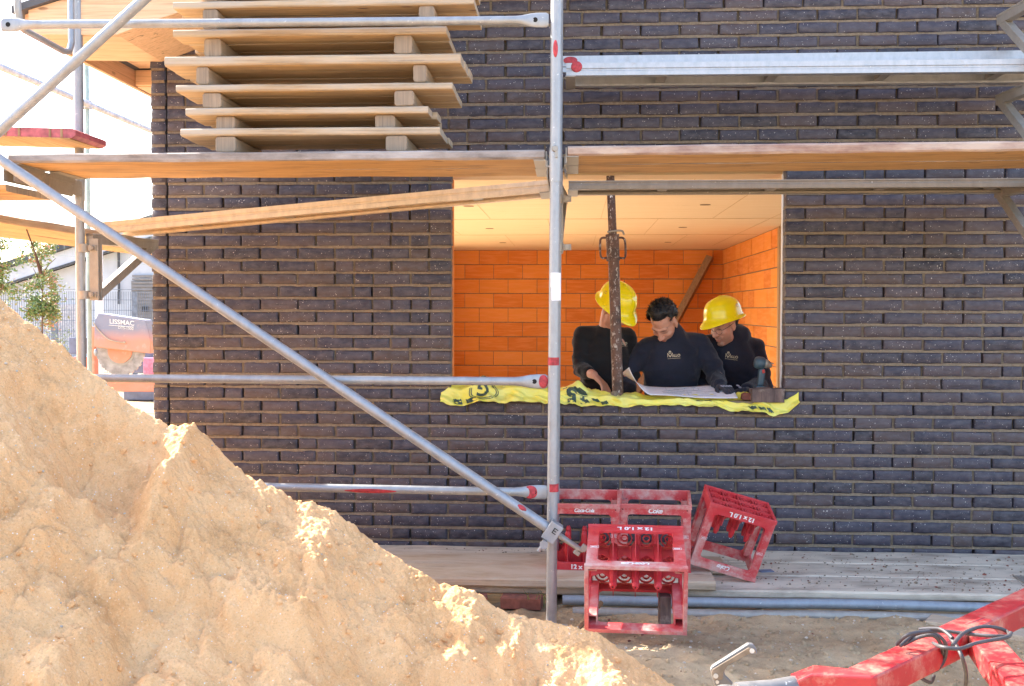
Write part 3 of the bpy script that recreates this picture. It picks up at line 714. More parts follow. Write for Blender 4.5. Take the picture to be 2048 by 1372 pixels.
def brace(p0, p1, cl, label):
    t = thing('diagonal_brace', label, 'diagonal brace', p0, 'diagonal scaffold braces'); p0 = Vector(p0); p1 = Vector(p1); d = (p1-p0).normalized(); L = (p1-p0).length
    mb = MB(); r = .0242; pts = []; rr = []
    for s_ in (0, L*.25, L*.5, L*.75, L-.26, L-.20): pts.append(p0+d*s_); rr.append((r, r))
    for s_, f in ((L-.17, .88), (L-.15, .6), (L-.02, .5), (L, .35)): pts.append(p0+d*s_); rr.append((r*f, r*(f if f > .8 else .36)))
    mb.tube(pts, rr, 20); o = mb.build('tube', M['galv'], t)
    if cl is not None:
        c = Vector(cl); mb = MB(); q = Quaternion((0, 1, 0), math.atan2(-d.z, d.x)).to_matrix()
        mb.box(c+Vector((0, -.032, 0)), (.062, .012, .088), q); mb.box(c+d*.0+Vector((0, -.005, 0)), (.058, .062, .014), q); 
        mb.box(c+q @ Vector((0, -.005, .038)), (.058, .062, .012), q); mb.box(c+q @ Vector((0, -.005, -.038)), (.058, .062, .012), q)
        k = c+q @ Vector((-.004, -.02, -.062)); mb.cyl(k+Vector((0, -.03, 0)), k+Vector((0, .03, 0)), .012, n=10); mb.cyl(k+Vector((0, -.045, 0)), k+Vector((0, -.028, 0)), .02, n=6, smooth=False); mb.cyl(k, k+q @ Vector((0, 0, -.045)), .008, n=8)
        cp = mb.build('wedge_coupler', M['galv'], t, bevel=.002)
        mb = MB(); k = c+Vector((0, -.0395, 0))+q @ Vector((.006, 0, .012))
        for dx, dz, w, h in ((-.008, 0, .004, .026), (0, .011, .02, .004), (0, -.011, .02, .004), (-.001, 0, .016, .004)): mb.box(k+q @ Vector((dx, 0, dz)), (w, .0016, h), q)
        mb.build('cast_mark', M['dark'], cp)
        e = p1; mb = MB()
        s1 = e-d*.02; mb.tube([e-d*.14, e-d*.03, e], [(.0135, .016), (.0125, .017), (.008, .012)], 12); 
        for a in (.12, .03): mb.cyl(e-d*a+Vector((0, -.02, 0)), e-d*a+Vector((0, .02, 0)), .009, n=8)
        z_ = Vector((-d.z, 0, d.x)); mb.box(e-d*.005+z_*.016, (.028, .02, .03), q); mb.box(e-d*.02-z_*.02, (.03, .02, .02), q); mb.build('end_fitting', M['galv_old'], t, bevel=.003)
        mb = MB(); mb.ell(p1-d*.33+Vector((0, -.014, .012)), (.03, .0115, .012), q, 10); mb.build('paint_mark', M['redpaint'], o)
    return t
brace((-2.66, -1.42, 2.158), (.045, -1.42, .37), (-.092, -1.42, .46), 'long diagonal brace dropping from upper left to the crates, clamped to the middle post')
brace((-2.72, -1.42, 2.19), (-.12, -1.42, 4.42), None, 'diagonal brace rising to the right at the top left of the scaffold')
def plank(mb, x0, x1, y0, y1, z0, z1, seed=0, axis=0, amp=.0025, skew=0.):
    """board along an axis with worn edges; slot 0 = edges and top, 1 = underside, 2 = ends"""
    n = max(6, int(abs(x1-x0)/.09)); ch = min(.008, abs(z1-z0)*.2)
    prof = [(0, ch), (ch, 0), (1-ch/abs(y1-y0), 0), (1, ch), (1, -ch), (1-ch/abs(y1-y0), 1), (ch, 1), (0, -ch)]
    def pf(s):
        out = []
        W_ = y1-y0; H_ = z1-z0
        for i, (a, b) in enumerate([(0, ch), (ch, 0), (W_-ch, 0), (W_, ch), (W_, H_-ch), (W_-ch, H_), (ch, H_), (0, H_-ch)]):
            out.append((y0+a+amp*rn(s*5, seed+i*.7), z0+b+amp*rn(s*6+9, seed+3+i*.7)+skew*(s-x0)))
        return out
    rs = []
    for i in range(n+1):
        s = x0+(x1-x0)*i/n
        rs.append([(s, y, z) if axis == 0 else (y, s, z) for y, z in pf(s)])
    k = len(rs[0]); vs = [p for r in rs for p in r]; fs = []; ms = []
    for i in range(n):
        for j in range(k):
            fs.append((i*k+j, i*k+(j+1) % k, (i+1)*k+(j+1) % k, (i+1)*k+j)); ms.append(1 if j in (1,) else 0)
    fs.append(tuple(range(k))); fs.append(tuple(range(n*k, n*k+k))); ms += [2, 2]
    mb.add(vs, fs, ms, False)
M['wood_red'] = wood('reddish_plank_edge', (.34, .21, .17), (.20, .11, .09), 0, (.50, .39, .31), .5, bump=.6)
WP = [M['wood_weath'], M['wood_under'], M['endgrain']]
WPY = [M['wood_weath_y'], M['wood_under_y'], M['endgrain']]
def deck_plank(x0, x1, y0, y1, z0, z1, label, seed, skew=0., cleats=True, group='scaffold deck planks', mats=None):
    t = thing('scaffold_plank', label, 'scaffold plank', ((x0+x1)/2, y0, z0), group)
    mb = MB(); plank(mb, x0, x1, y0, y1, z0, z1, seed, 0, .0025, skew); b = mb.build('board', mats or WP, t)
    for x in ((x0, x1) if cleats else ()):
        s_ = 1 if x == x0 else -1
        mb = MB(); mb.b2((min(x-s_*.006, x+s_*.05), y0+.004, z0-.004+skew*(x-x0)), (max(x-s_*.006, x+s_*.05), y1-.004, z0-.001+skew*(x-x0))); mb.b2((min(x-s_*.010, x-s_*.004), y0+.02, z0-.03+skew*(x-x0)), (max(x-s_*.010, x-s_*.004), y1-.02, z1-.004+skew*(x-x0)))
        mb.b2((min(x-s_*.018, x-s_*.0105), (y0+y1)/2-.06, z0-.03+skew*(x-x0)), (max(x-s_*.018, x-s_*.0105), (y0+y1)/2+.06, z0+.01+skew*(x-x0)))
        mb.build('end_cleat', M['galv_old'], t)
    return t
deck_plank(-2.64, -.135, -1.33, -1.03, 2.135, 2.178, 'front plank of the left scaffold deck under the pallet stack, grey worn front edge', 1)
deck_plank(-2.60, -.14, -1.02, -.72, 2.137, 2.176, 'rear plank of the left scaffold deck under the pallet stack', 2)
deck_plank(-.03, 2.32, -1.33, -1.03, 2.150, 2.194, 'front plank of the right scaffold deck with a pinkish worn front edge', 3, .004, mats=[M['wood_red'], M['wood_under'], M['endgrain']])
deck_plank(-.03, 2.32, -1.02, -.72, 2.150, 2.192, 'rear plank of the right scaffold deck with dark cracks underneath', 4, .004)
def steel_deck(p0, p1, w, label, mat, group='steel console decks', h=.06):
    """ribbed hollow deck section seen from below: side profile, lips, cross ribs"""
    t = thing('steel_deck', label, 'deck board', p0, group); p0 = Vector(p0); p1 = Vector(p1); d = (p1-p0).normalized(); L = (p1-p0).length
    yv = Vector((0, 1, 0)); zv = d.cross(yv)*-1 if d.cross(yv).z < 0 else d.cross(yv)
    zv = Vector((-d.z, 0, d.x)) if d.x > 0 else Vector((d.z, 0, -d.x))
    def sec(c): return [[p0+d*s_+yv*a+zv*b for a, b in c] for s_ in (0, L)]
    mb = MB()
    for side in (0, 1):
        f = (lambda a: a) if side == 0 else (lambda a: w-a)
        c = [(0, 0), (0, .022), (.005, .026), (.005, .034), (0, .038), (0, h), (.012, h), (.012, .012), (.05, .012), (.05, 0)]
        mb.rings(sec([(f(a), b) for a, b in c]), True, 0, False)
    mb.rings(sec([(.013, h-.004), (w-.013, h-.004), (w-.013, h-.001), (.013, h-.001)]), True, 0, False)
    o = mb.build('profile', mat, t)
    for k in range(1, 5):
        s_ = L*k/4.6-.1; mb = MB(); mb.rings([[p0+d*(s_+q)+yv*a+zv*b for q, b in ((0, .014), (.05, .014), (.045, .045), (.005, .045))] for a in (.051, w-.051)], True, 0, False); mb.build('rib', M['galv_old'], t)
    for s_ in (0, L-.045):
        mb = MB(); mb.rings([[p0+d*(s_+q)+yv*a+zv*b for q, b in ((-.004, -.006), (.049, -.006), (.049, -.001), (-.004, -.001))] for a in (-.002, w+.002)], True, 0, False); mb.build('hook_strip', M['galv_old'], t)
    return t
M['brown_steel'] = galv_mat('brownish_steel', (.27, .24, .20), .3)
M['dusty_alu'] = galv_mat('dusty_aluminium', (.70, .56, .40), .1)
steel_deck((-2.575, -.52, 1.866), (-.135, -.52, 2.082), .31, 'sloping dusty metal deck board under the left deck, its right end raised', M['dusty_alu'])
steel_deck((-.03, -.52, 2.092), (2.66, -.52, 2.094), .31, 'level dusty metal deck board below the right plank deck, grey ribbed edge', M['brown_steel'], h=.045)
a1 = steel_deck((-.045, -.52, 2.690), (2.66, -.52, 2.683), .31, 'bright ribbed aluminium deck board high on the right with red paint at its left end', M['alu'], h=.065)
mb = MB()
mb.rings([[(x, y, z) for y, z in ((-.30, 2.757), (-.30, 2.783), (-.306, 2.788), (-.306, 2.797), (-.30, 2.802), (-.30, 2.845), (-.275, 2.845), (-.275, 2.757))] for x in (-.07, 2.66)], True, 0, False)
tb2 = thing('toe_board', 'ribbed aluminium toe board standing on the bright high deck, two red spray patches', 'toe board', (-.07, -.3, 2.757)); o = mb.build('profile', M['alu'], tb2)
for (a, b, z0, z1) in ((-.062, .015, 2.80, 2.84), (.11, .19, 2.77, 2.80), (2.16, 2.24, 2.77, 2.79)):
    mb = MB(); mb.ell(((a+b)/2, -.3055, (z0+z1)/2), ((b-a)/2, .0025, (z1-z0)/2), None, 16); mb.build('paint_mark', M['redpaint'], o)
mb = MB(); mb.ell((.01, -.521, 2.735), (.03, .003, .03), None, 12); mb.build('paint_mark', M['redpaint'], a1)
# end guard on the left: a bent tube
t = MB(); pth = [(-2.60, -1.30, 3.6), (-2.60, -1.30, 2.86), (-2.60, -1.285, 2.80), (-2.60, -1.25, 2.772), (-2.60, -.86, 2.765), (-2.60, -.80, 2.78), (-2.60, -.775, 2.83), (-2.60, -.775, 3.6)]
t.tube(pth, .0165, 14); eg = t.build('end_guard', M['galv']); tag(eg, 'bent U-shaped end guard tube at the top left corner of the scaffold', 'end guard')
# boards of the scaffold that turns the corner on the left
t = thing('scaffold_plank', 'red edged board with grey joints lying above the left end of the deck', 'scaffold plank', (-2.9, -.9, 2.3), 'scaffold deck planks')
mb = MB(); mb.prism([(-3.3, -.95, 2.34), (-2.52, -.95, 2.312), (-2.50, -.95, 2.325), (-2.50, -.95, 2.350), (-2.515, -.95, 2.358), (-3.3, -.95, 2.385)], (0, .35, 0)); mb.build('board', [M['redwood']], t)
mb = MB(); mb.prism([(-3.29, -.948, 2.335), (-2.53, -.948, 2.308), (-2.53, -.948, 2.3115), (-3.29, -.948, 2.339)], (0, .34, 0)); mb.build('underside', M['wood_y'], t)
for x in (-2.57, -2.63, -2.79, -2.86): mb = MB(); mb.b2((x-.006, -.953, 2.313-(x+2.52)*.036), (x+.006, -.9495, 2.357-(x+2.52)*.036)); mb.build('joint', M['brace_wood'], t)
for i, (xa, xb, lab) in enumerate(((-3.30, -3.00, 'inner'), (-3.61, -3.31, 'outer'))):
    t = thing('scaffold_plank', lab+' long plank of the deck running away along the left flank of the house', 'scaffold plank', (xa, -.5, 1.9), 'flank scaffold planks')
    mb = MB(); plank(mb, -1.3+.0*i, 3.6, xa, xb, 1.905, 1.95, 8+i, 1); mb.build('board', WPY, t)
t = thing('scaffold_plank', 'short curled board end hanging above the flank deck at the left picture edge', 'scaffold plank', (-3.0, -.9, 2.0), 'flank scaffold planks')
mb = MB(); plank(mb, -3.6, -2.78, -1.1, -.65, 2.03, 2.065, 15); mb.build('board', [M['wood_under'], M['wood_under'], M['endgrain']], t)
# strap hanging from the flank deck
mb = MB(); a = W(50, 450, -.3); b = W(70, 505, -.3); c = W(82, 548, -.3); mb.tube([a+Vector((0, .0, .04)), a, b], [.004, .004, .0045], 8); mb.tube([b, (b+c)/2, c], [.0055, .009, .010], 8); o = mb.build('hanging_strap', M['strap']); tag(o, 'dark strap dangling from the flank deck in front of the small tree', 'strap')

# ------------------------------------------------------------------ pallets on the deck
def pallet(i, xl, xr, zt, bh, bw_, bx, label, y0=-1.27, dep=.46, th=.042):
    t = thing('pallet', label, 'pallet', ((xl+xr)/2, y0+dep/2, zt-th-bh), 'pallets stacked on the scaffold deck'); r_ = random.Random(40+i)
    n = 3; w = dep/n; mb = MB()
    for k in range(n):
        e = [r_.uniform(-.02, .02) if k else 0 for _ in range(2)]
        plank(mb, xl+e[0]+.004*k, xr+e[1]+.006*k, y0+k*w+.002, y0+(k+1)*w-.003, zt-th+r_.uniform(-.002, .002), zt+r_.uniform(-.002, .001)+.0, 60+i*9+k, 0, .0016)
    mb.build('deck_boards', [M['pallet'], M['pallet_under'], M['pallet']], t, bevel=.003)
    for x in bx:
        mb = MB(); plank(mb, y0+.012+r_.uniform(0, .02), y0+dep-.01, x-bw_/2+r_.uniform(-.004, .004), x+bw_/2, zt-th-bh, zt-th-.002, 90+i*5+x, 1, .002); mb.build('bearer', [M['pallet_y'], M['pallet_y'], M['endgrain']], t, bevel=.004)
def px_pallet(i, pxl, pxr, pyt, pyb, b1, b2, pyd, label):
    L = W(pxl, (pyt+pyb)/2, -1.27); Rr = W(pxr, (pyt+pyb)/2, -1.27); zt = W((pxl+pxr)/2, pyt, -1.27).z; zb = W((pxl+pxr)/2, pyb, -1.27).z; zd = W((pxl+pxr)/2, pyd, -1.27).z
    xs = [(W((a+b)/2, pyb, -1.25).x) for a, b in (b1, b2)]; bw_ = W(b1[1], pyb, -1.25).x-W(b1[0], pyb, -1.25).x
    pallet(i, L.x, Rr.x, zt, zb-zd, bw_, xs, label, th=zt-zb)
px_pallet(0, 360, 880, 255, 270, (430, 472), (770, 815), 302, 'bottom pallet of the stack, resting on the deck, its right bearer end rounded')
px_pallet(1, 370, 856, 213, 228, (430, 468), (750, 788), 256, 'second pallet from the bottom of the stack, narrow and grey')
px_pallet(2, 351, 905, 166, 181, (405, 442), (790, 828), 212, 'third pallet from the bottom of the stack with a paint stained left edge')
px_pallet(3, 328, 921, 109, 128, (391, 417), (826, 852), 164, 'fourth pallet from the bottom, the widest one of the stack')
px_pallet(4, 345, 893, 55, 70, (405, 440), (786, 826), 107, 'fifth pallet from the bottom of the stack, its right bearer notched')
px_pallet(5, 345, 948, -2, 12, (405, 436), (834, 872), 54, 'sixth pallet from the bottom of the stack, just behind the highest guard rail')
px_pallet(6, 352, 930, -58, -42, (405, 436), (820, 860), -4, 'top pallet of the stack cut off by the upper edge')

# ------------------------------------------------------------------ boards and tubes on the ground
GP = [M['gplank'], M['gplank'], M['endgrain']]
for i, (ya, yb, lab) in enumerate(((-.31, -.03, 'dusty grey ground plank next to the brick wall'), (-.60, -.315, 'middle dusty ground plank, mortar crumbs on top'), (-.90, -.605, 'front dusty ground plank above the stored tubes'))):
    t = thing('ground_plank', lab, 'plank', (.9, ya, .03), 'planks on the ground along the wall'); mb = MB(); plank(mb, -1.9, 3.4, ya, yb, .030, .072-.001*i, 120+i); mb.build('board', GP, t)
LP = [M['lplank'], M['lplank'], M['endgrain']]
t = thing('pale_board', 'pale thick board under the two upright crates', 'board', (-.3, -.93, .075), 'pale boards under the crates'); mb = MB(); plank(mb, -1.7, .70, -.95, -.66, .076, .122, 131); mb.build('board', LP, t)
t = thing('pale_board', 'short pale board end behind the pale thick board, reaching under the tilted crate', 'board', (.3, -.6, .075), 'pale boards under the crates'); mb = MB(); plank(mb, -1.2, .80, -.62, -.36, .074, .112, 133); mb.build('board', LP, t)
for i, x in enumerate((-.42, 2.2)):
    t = thing('timber_bearer', ('brown squared timber under the front edge of the pale board', 'squared timber under the right end of the ground planks')[i], 'timber bearer', (x, -.7, 0))
    mb = MB(); plank(mb, x-.30 if i == 0 else x-.05, x+.30 if i == 0 else x+.05, -.90, -.80, -.03, .029, 141+i); mb.build('beam', [M['wood'], M['wood'], M['endgrain']], t)
for i, x in enumerate((-.52, -.25)):
    t = thing('loose_brick', ('reddish brick lying under the pale board, left one', 'reddish brick lying under the pale board, right one')[i], 'brick', (x, -.9, -.02)); mb = MB(); mb.box((x, -1.0, .02), (.2, .09, .055), Matrix.Rotation(.1-.2*i, 3, 'Z')); mb.build('brick_body', M['chip'], t, bevel=.004)
def gtube(y, z, x0, x1, label, mat, r=.0242):
    mb = MB(); mb.tube([(x0+(x1-x0)*k/8, y+.006*rn(k*.9, y*10), z+.004*rn(k*1.3, 3)) for k in range(9)], r, 20); mb.tube([(x1-.0005, y, z), (x1+.001, y, z)], r*.8, 16, cap=True)
    o = mb.build('stored_tube', mat); return tag(o, label, 'steel tube', 'scaffold tubes stored under the planks')
gtube(-.985, .030, -.05, 2.6, 'blue grey stored tube lying along the front of the ground planks, mortar splashes on top', M['bluepipe'])
gtube(-1.055, -.008, .0, 2.35, 'lower stored tube half sunk in the sandy soil', M['galv_old'])
t = thing('pale_board', 'weathered board lying slanted on the soil under the right ends of the tubes', 'board', (1.9, -1.2, 0), 'pale boards under the crates'); mb = MB(); mb.box((1.93, -1.28, .0), (.62, .13, .03), Matrix.Rotation(-.55, 3, 'Z')); mb.build('board', LP, t, bevel=.004)
t = thing('wooden_stake', 'thin dark splintered stake leaning by the foot of the middle post', 'stake', (.05, -1.55, .05)); mb = MB(); mb.tube([(-.02, -1.62, .03), (.13, -1.28, .10)], [.010, .013], 5, smooth=False); mb.build('stick', M['brace_wood'], t)
mb = MB(); mb.box((1.02, -.52, .0745), (.075, .05, .004), Matrix.Rotation(.2, 3, 'Z')); o = mb.build('plastic_piece', M['bluegrey']); tag(o, 'small blue grey plastic piece lying on the ground planks right of the crates', 'plastic piece')
mb = MB(); rg = random.Random(5)
for i in range(1100):
    x = rg.gauss(rg.choice([.2, 1.1, 1.75, 2.1, -.6]), .28); y = rg.uniform(-.88, -.08); r = rg.choice([.0015, .002, .0025, .003, .005])*rg.uniform(.8, 1.3)*(2 if rg.random() < .02 else 1)
    mb.ell((x, y, .0715+r*.35), (r*1.3, r, r*.7), Matrix.Rotation(rg.uniform(0, 6), 3, 'Z'), 6, 1 if rg.random() < .3 else 0)
o = mb.build('mortar_crumbs', [M['mortar'], M['chip']], None, False); tag(o, 'mortar crumbs and red brick dust lying on the ground planks', 'crumbs', None, 'stuff')
# small weeds under the pale board
mb = MB()
for i in range(7):
    x = -.22+.02*i; a = rg.uniform(-.6, .6); mb.tube([(x, -1.03, 0), (x+.02*a, -1.05, .05), (x+.07*a, -1.07, .085+.02*rg.random())], [.0022, .002, .0006], 5)
o = mb.build('grass_tuft', M['leaf']); tag(o, 'few green grass blades growing below the pale board left of the middle post', 'grass')

# ------------------------------------------------------------------ red bottle crates
CW, CD, CHH = .40, .285, .405
def rrect(x0, x1, z0, z1, r, n=4):
    pts = []
    for cx, cz, a0 in ((x1-r, z1-r, 0), (x0+r, z1-r, 90), (x0+r, z0+r, 180), (x1-r, z0+r, 270)):
        for k in range(n+1): a = R(a0+90*k/n); pts.append((cx+r*math.cos(a), cz+r*math.sin(a)))
    return pts
def holed_panel(mb, w, h, hole, r, t, place):
    """panel w x h with one rounded window, thickness t; place(u, v, d) -> point"""
    x0, x1, z0, z1 = hole; inn = rrect(x0, x1, z0, z1, r); n = len(inn); q = n//4
    cor = [(w/2, h), (-w/2, h), (-w/2, 0), (w/2, 0)]
    vs = []; fs = []
    for d in (0, t):
        b = len(vs); vs += [place(u, v, d) for u, v in inn]; vs += [place(u, v, d) for u, v in cor]
        for c in range(4):
            for k in range(q-1): fs.append((b+c*q+k, b+c*q+k+1, b+n+c))
            fs.append((b+c*q+q-1, b+((c+1) % 4)*q, b+n+(c+1) % 4, b+n+c))
    m = n+4
    for k in range(n): fs.append((k, (k+1) % n, m+(k+1) % n, m+k))
    for c in range(4): fs.append((n+c, n+(c+1) % 4, m+n+(c+1) % 4, m+n+c))
    mb.add(vs, fs)
def make_crate(script, dusty=.3):
    """12-bottle crate, open at the top; local origin at the middle of its base"""
    t = thing('bottle_crate', None, 'crate'); w, d, h = CW, CD, CHH
    mb = MB(); th = .012
    for s_ in (-1, 1):
        holed_panel(mb, w, h, (-w/2+.046, w/2-.046, .060, h-.058), .022, th, lambda u, v, q, s_=s_: (u, s_*(d/2-q), v))
        holed_panel(mb, d-2*th-.001, h, (-d/2+.046, d/2-.046, .060, h-.058), .022, th, lambda u, v, q, s_=s_: (s_*(w/2-q), u, v))
    for sx in (-1, 1):
        for sy in (-1, 1):   # corner posts with their inner ribs
            cx, cy = sx*(w/2-.034), sy*(d/2-.034)
            mb.box((sx*(w/2-.0425), sy*(d/2-.028), h/2-.0), (.006, .032, h-.10)); mb.box((sx*(w/2-.028), sy*(d/2-.0425), h/2-.0), (.032, .006, h-.10))
    # raised rims at the top and the bottom
    for z, hh, o_ in ((h-.012, .024, .004), (.011, .022, .003)):
        for s_ in (-1, 1):
            mb.box((0, s_*(d/2+o_/2), z), (w+2*o_, o_*.98, hh)); mb.box((s_*(w/2+o_/2), 0, z), (o_*.98, d, hh))
    shell = mb.build('shell', M['crate'], t, bevel=.0022, local=True)
    me = shell.data; at = me.attributes.new('dust', 'FLOAT', 'POINT'); at.data.foreach_set('value', [max(0, (v.co.z/h-.6)*2.6*dusty+dusty*.5) for v in me.vertices])
    mb = MB(); nx, ny = 4, 3; px = (w-2*th)/nx; py = (d-2*th)/ny
    for i in range(nx+1): mb.box((-w/2+th+i*px, 0, .012), (.005, d-2*th, .018))
    for j in range(ny+1): mb.box((0, -d/2+th+j*py, .0125), (w-2*th, .005, .0175))
    for i in range(nx):
        for j in range(ny):
            c = (-w/2+th+(i+.5)*px, -d/2+th+(j+.5)*py); n = 14
            for (r0, r1, z0, z1) in ((.034, .030, .006, .020), (.016, .012, .006, .018)):
                a = [(c[0]+r0*math.cos(6.2832*k/n), c[1]+r0*math.sin(6.2832*k/n)) for k in range(n)]; b = [(c[0]+r1*math.cos(6.2832*k/n), c[1]+r1*math.sin(6.2832*k/n)) for k in range(n)]
                mb.rings([[(p[0], p[1], z) for p in q] for q, z in ((a, z0), (a, z1), (b, z1), (b, z0))], False, 0, False)
                mb.rings([[(p[0], p[1], z) for p in q] for q, z in ((a, z0), (b, z0))], False, 0, False)
    mb.build('base_grid', M['crate'], t, local=True)
    for i in range(1, nx):
        for j in range(1, ny):
            mb = MB(); x = -w/2+th+i*px; y = -d/2+th+j*py
            mb.rings([[(x+r*math.cos(6.2832*k/8), y+r*math.sin(6.2832*k/8), z) for k in range(8)] for r, z in ((.021, .01), (.017, .13), (.0165, .195), (.010, .212))], True, 0, False)
            o = mb.build('divider_post', M['crate'], t, local=True, bevel=.002)
            mb = MB(); mb.cyl((x, y, .2118), (x, y, .2125), .0035, n=8); mb.build('post_hole', M['void'], o, local=True)
    mb = MB()
    for i in range(1, nx):
        x = -w/2+th+i*px; mb.add([(x-.0015, -d/2+th, .02), (x-.0015, d/2-th, .02), (x-.0015, d/2-th, .125), (x-.0015, py/2, .155), (x-.0015, 0, .105), (x-.0015, -py/2, .155), (x-.0015, -d/2+th, .125),
                (x+.0015, -d/2+th, .02), (x+.0015, d/2-th, .02), (x+.0015, d/2-th, .125), (x+.0015, py/2, .155), (x+.0015, 0, .105), (x+.0015, -py/2, .155), (x+.0015, -d/2+th, .125)],
                [(0, 1, 2, 3, 4, 5, 6), (13, 12, 11, 10, 9, 8, 7)]+[(k, (k+1) % 7, 7+(k+1) % 7, 7+k) for k in range(7)])
    for j in range(1, ny):
        y = -d/2+th+j*py; top = [(w/2-th, .12)]
        for i in range(nx, 0, -1):
            xc = -w/2+th+(i-.5)*px
            if i < nx: top.append((-w/2+th+i*px, .15))
            top.append((xc, .085))
        top.append((-w/2+th, .12)); pl = [(-w/2+th, .02), (w/2-th, .02)]+top; n = len(pl)
        mb.add([(a, y-.0015, b) for a, b in pl]+[(a, y+.0015, b) for a, b in pl], [tuple(range(n)), tuple(range(2*n-1, n-1, -1))]+[(k, (k+1) % n, n+(k+1) % n, n+k) for k in range(n)])
    mb.build('divider_webs', M['crate'], t, local=True)
    mb = MB()
    for sx in (-1, 1):
        for z in (.035, h-.03, h*.55):
            mb.cyl((sx*(w/2-.022), -d/2-.0008, z), (sx*(w/2-.022), -d/2+.002, z), .0035, n=8)
            mb.cyl((sx*(w/2+.0008), -d/2+.03, z), (sx*(w/2-.002), -d/2+.03, z), .0035, n=8)
    mb.build('screw_holes', M['void'], shell, local=True)
    def let(txt, size, u, v, bold, shear=0., side=-1, sp=1., name='lettering'):
        me = text_mesh(txt, size, .0006, bold, shear, sp); s = side
        me.transform(Matrix(((-s, 0, 0, u), (0, 0, s, s*(d/2+.0006)), (0, 1, 0, v), (0, 0, 0, 1)))); o = mesh_obj(me, name, M['lettering'], None, False); o.parent = shell; return o
    for sd in (-1, 1):
        let('12 x 1.0 L', .038, 0, .034, .0016, 0, sd); let(script, .030 if script != 'Coke' else .040, 0, h-.036, .0009, .35, sd, .86)
        for u in (-w/2+.031, w/2-.031):
            let('COKE', .009, u, h*.55, .0002, .2, sd)
            mb = MB()
            for (a, b, p, q) in ((-.018, .018, -.0085, -.0073), (-.018, .018, .0073, .0085), (-.018, -.0168, -.0085, .0085), (.0168, .018, -.0085, .0085)):
                mb.b2((u+a, sd*(d/2+.0002)-.0004, h*.55+p), (u+b, sd*(d/2+.0002)+.0004, h*.55+q))
            mb.build('logo_frame', M['lettering'], shell, local=True)
    return t
def pose(t, label, M4, sc=1.):
    t.matrix_world = M4 @ Matrix.Scale(sc, 4); return tag(t, label, 'crate', 'red bottle crates')
cA = make_crate('Coca-Cola', .8); cB = make_crate('Coke', 3.2)
def Rx(a): return Matrix.Rotation(R(a), 4, 'X')
def Ry(a): return Matrix.Rotation(R(a), 4, 'Y')
def Rz(a): return Matrix.Rotation(R(a), 4, 'Z')
def T(x, y, z): return Matrix.Translation((x, y, z))
CSB = .90
cF = copy_tree(cA); cT = copy_tree(cB)
pose(cA, 'upright red crate behind the brace end, left of the dusty upright crate', T(.060, -.635, .120) @ Rz(-2) @ Rx(7.5) @ T(0, 0, .005), .90)
pose(cB, 'upright open red crate with a dusty beige rim, standing right beside the cracked crate', T(.424, -.635, .120) @ Rz(-4) @ Rx(7.5) @ T(0, 0, .005), .905)
_sc = .86
pose(cT, 'upside-down dusty red crate tilted on one corner, rightmost of the crates', T(.755, -.76, .118) @ Rx(12) @ Ry(16.5) @ T(0, CD/2*_sc, CHH*_sc) @ Rx(180), _sc)
_p = W(1271, 1266, -1.75)
pose(cF, 'bright red crate lying on its side in front of the others, open mouth facing out', T(_p.x, _p.y, _p.z) @ Rz(-3) @ Rx(102.5) @ T(0, CD/2*1.04, -CHH*1.04), 1.04)
t = thing('loose_brick', 'brick propping up the rear of the red crate that lies on its side', 'brick', (.2, -1.42, .05)); mb = MB(); mb.box((.41, -1.42, .115), (.05, .10, .14)); mb.build('brick_body', M['dustbrick'], t, bevel=.004)

# ------------------------------------------------------------------ red trailer drawbar
db_ = thing('trailer_drawbar', 'scratched red steel trailer drawbar reaching in from the lower right corner', 'trailer drawbar', (1.2, -2.9, 0))
def beam(pts, w, h, name, par, mat='redsteel', bev=.008):
    rs = []
    for i, (p, ww, hh) in enumerate(pts):
        p = Vector(p); q = Vector(pts[min(i+1, len(pts)-1)][0])-Vector(pts[max(i-1, 0)][0]); q.z = 0; q.normalize(); s_ = Vector((q.y, -q.x, 0))
        rs.append([p+s_*a*ww/2+Vector((0, 0, b)) for a, b in ((-1, -hh), (1, -hh), (1, 0), (-1, 0))])
    mb = MB(); mb.rings(rs, True, 0, False); return mb.build(name, M[mat], par, bevel=bev, seg=3)
n0 = G(1590, 1352, .47)
beam([((n0.x, n0.y, .468), .05, .03), ((n0.x+.05, n0.y+.012, .485), .075, .05), ((.755, -3.325, .5), .085, .075), ((1.505, -2.535, .5), .09, .075), ((2.7, -1.27, .5), .09, .075)], 0, 0, 'long_beam', db_)
beam([((1.235, -2.83, .494), .088, .066), ((1.19, -3.15, .494), .095, .07), ((1.10, -3.9, .494), .10, .075)], 0, 0, 'cross_beam', db_)
for p, q in (((1.19, -2.875, .496), (1.275, -2.80, .496)), ((1.19, -2.875, .43), (1.19, -2.875, .495))):
    mb = MB(); mb.tube(spline([p, (Vector(p)+Vector(q))/2+Vector((0, 0, .002)), q], 6), .006, 8); mb.build('weld_seam', M['redsteel'], db_)
mb = MB(); mb.cyl((2.5, -1.48, 0), (2.5, -1.48, .45), .04); mb.box((1.13, -3.8, .22), (.06, .06, .44)); mb.box((1.13, -3.8, .01), (.16, .16, .02)); mb.build('support_leg', M['galv_old'], db_)
ln = n0+Vector((0, 0, -.03))
mb = MB(); mb.tube([ln+Vector((.05, .02, 0)), ln+Vector((-.06, -.02, -.005)), ln+Vector((-.16, -.05, -.012))], [.032, .030, .038], 14); mb.ell(ln+Vector((-.19, -.055, -.02)), (.055, .045, .04)); mb.build('coupling_head', M['darksteel'], db_)
def lv(x, y): return W(x, y, -3.18)
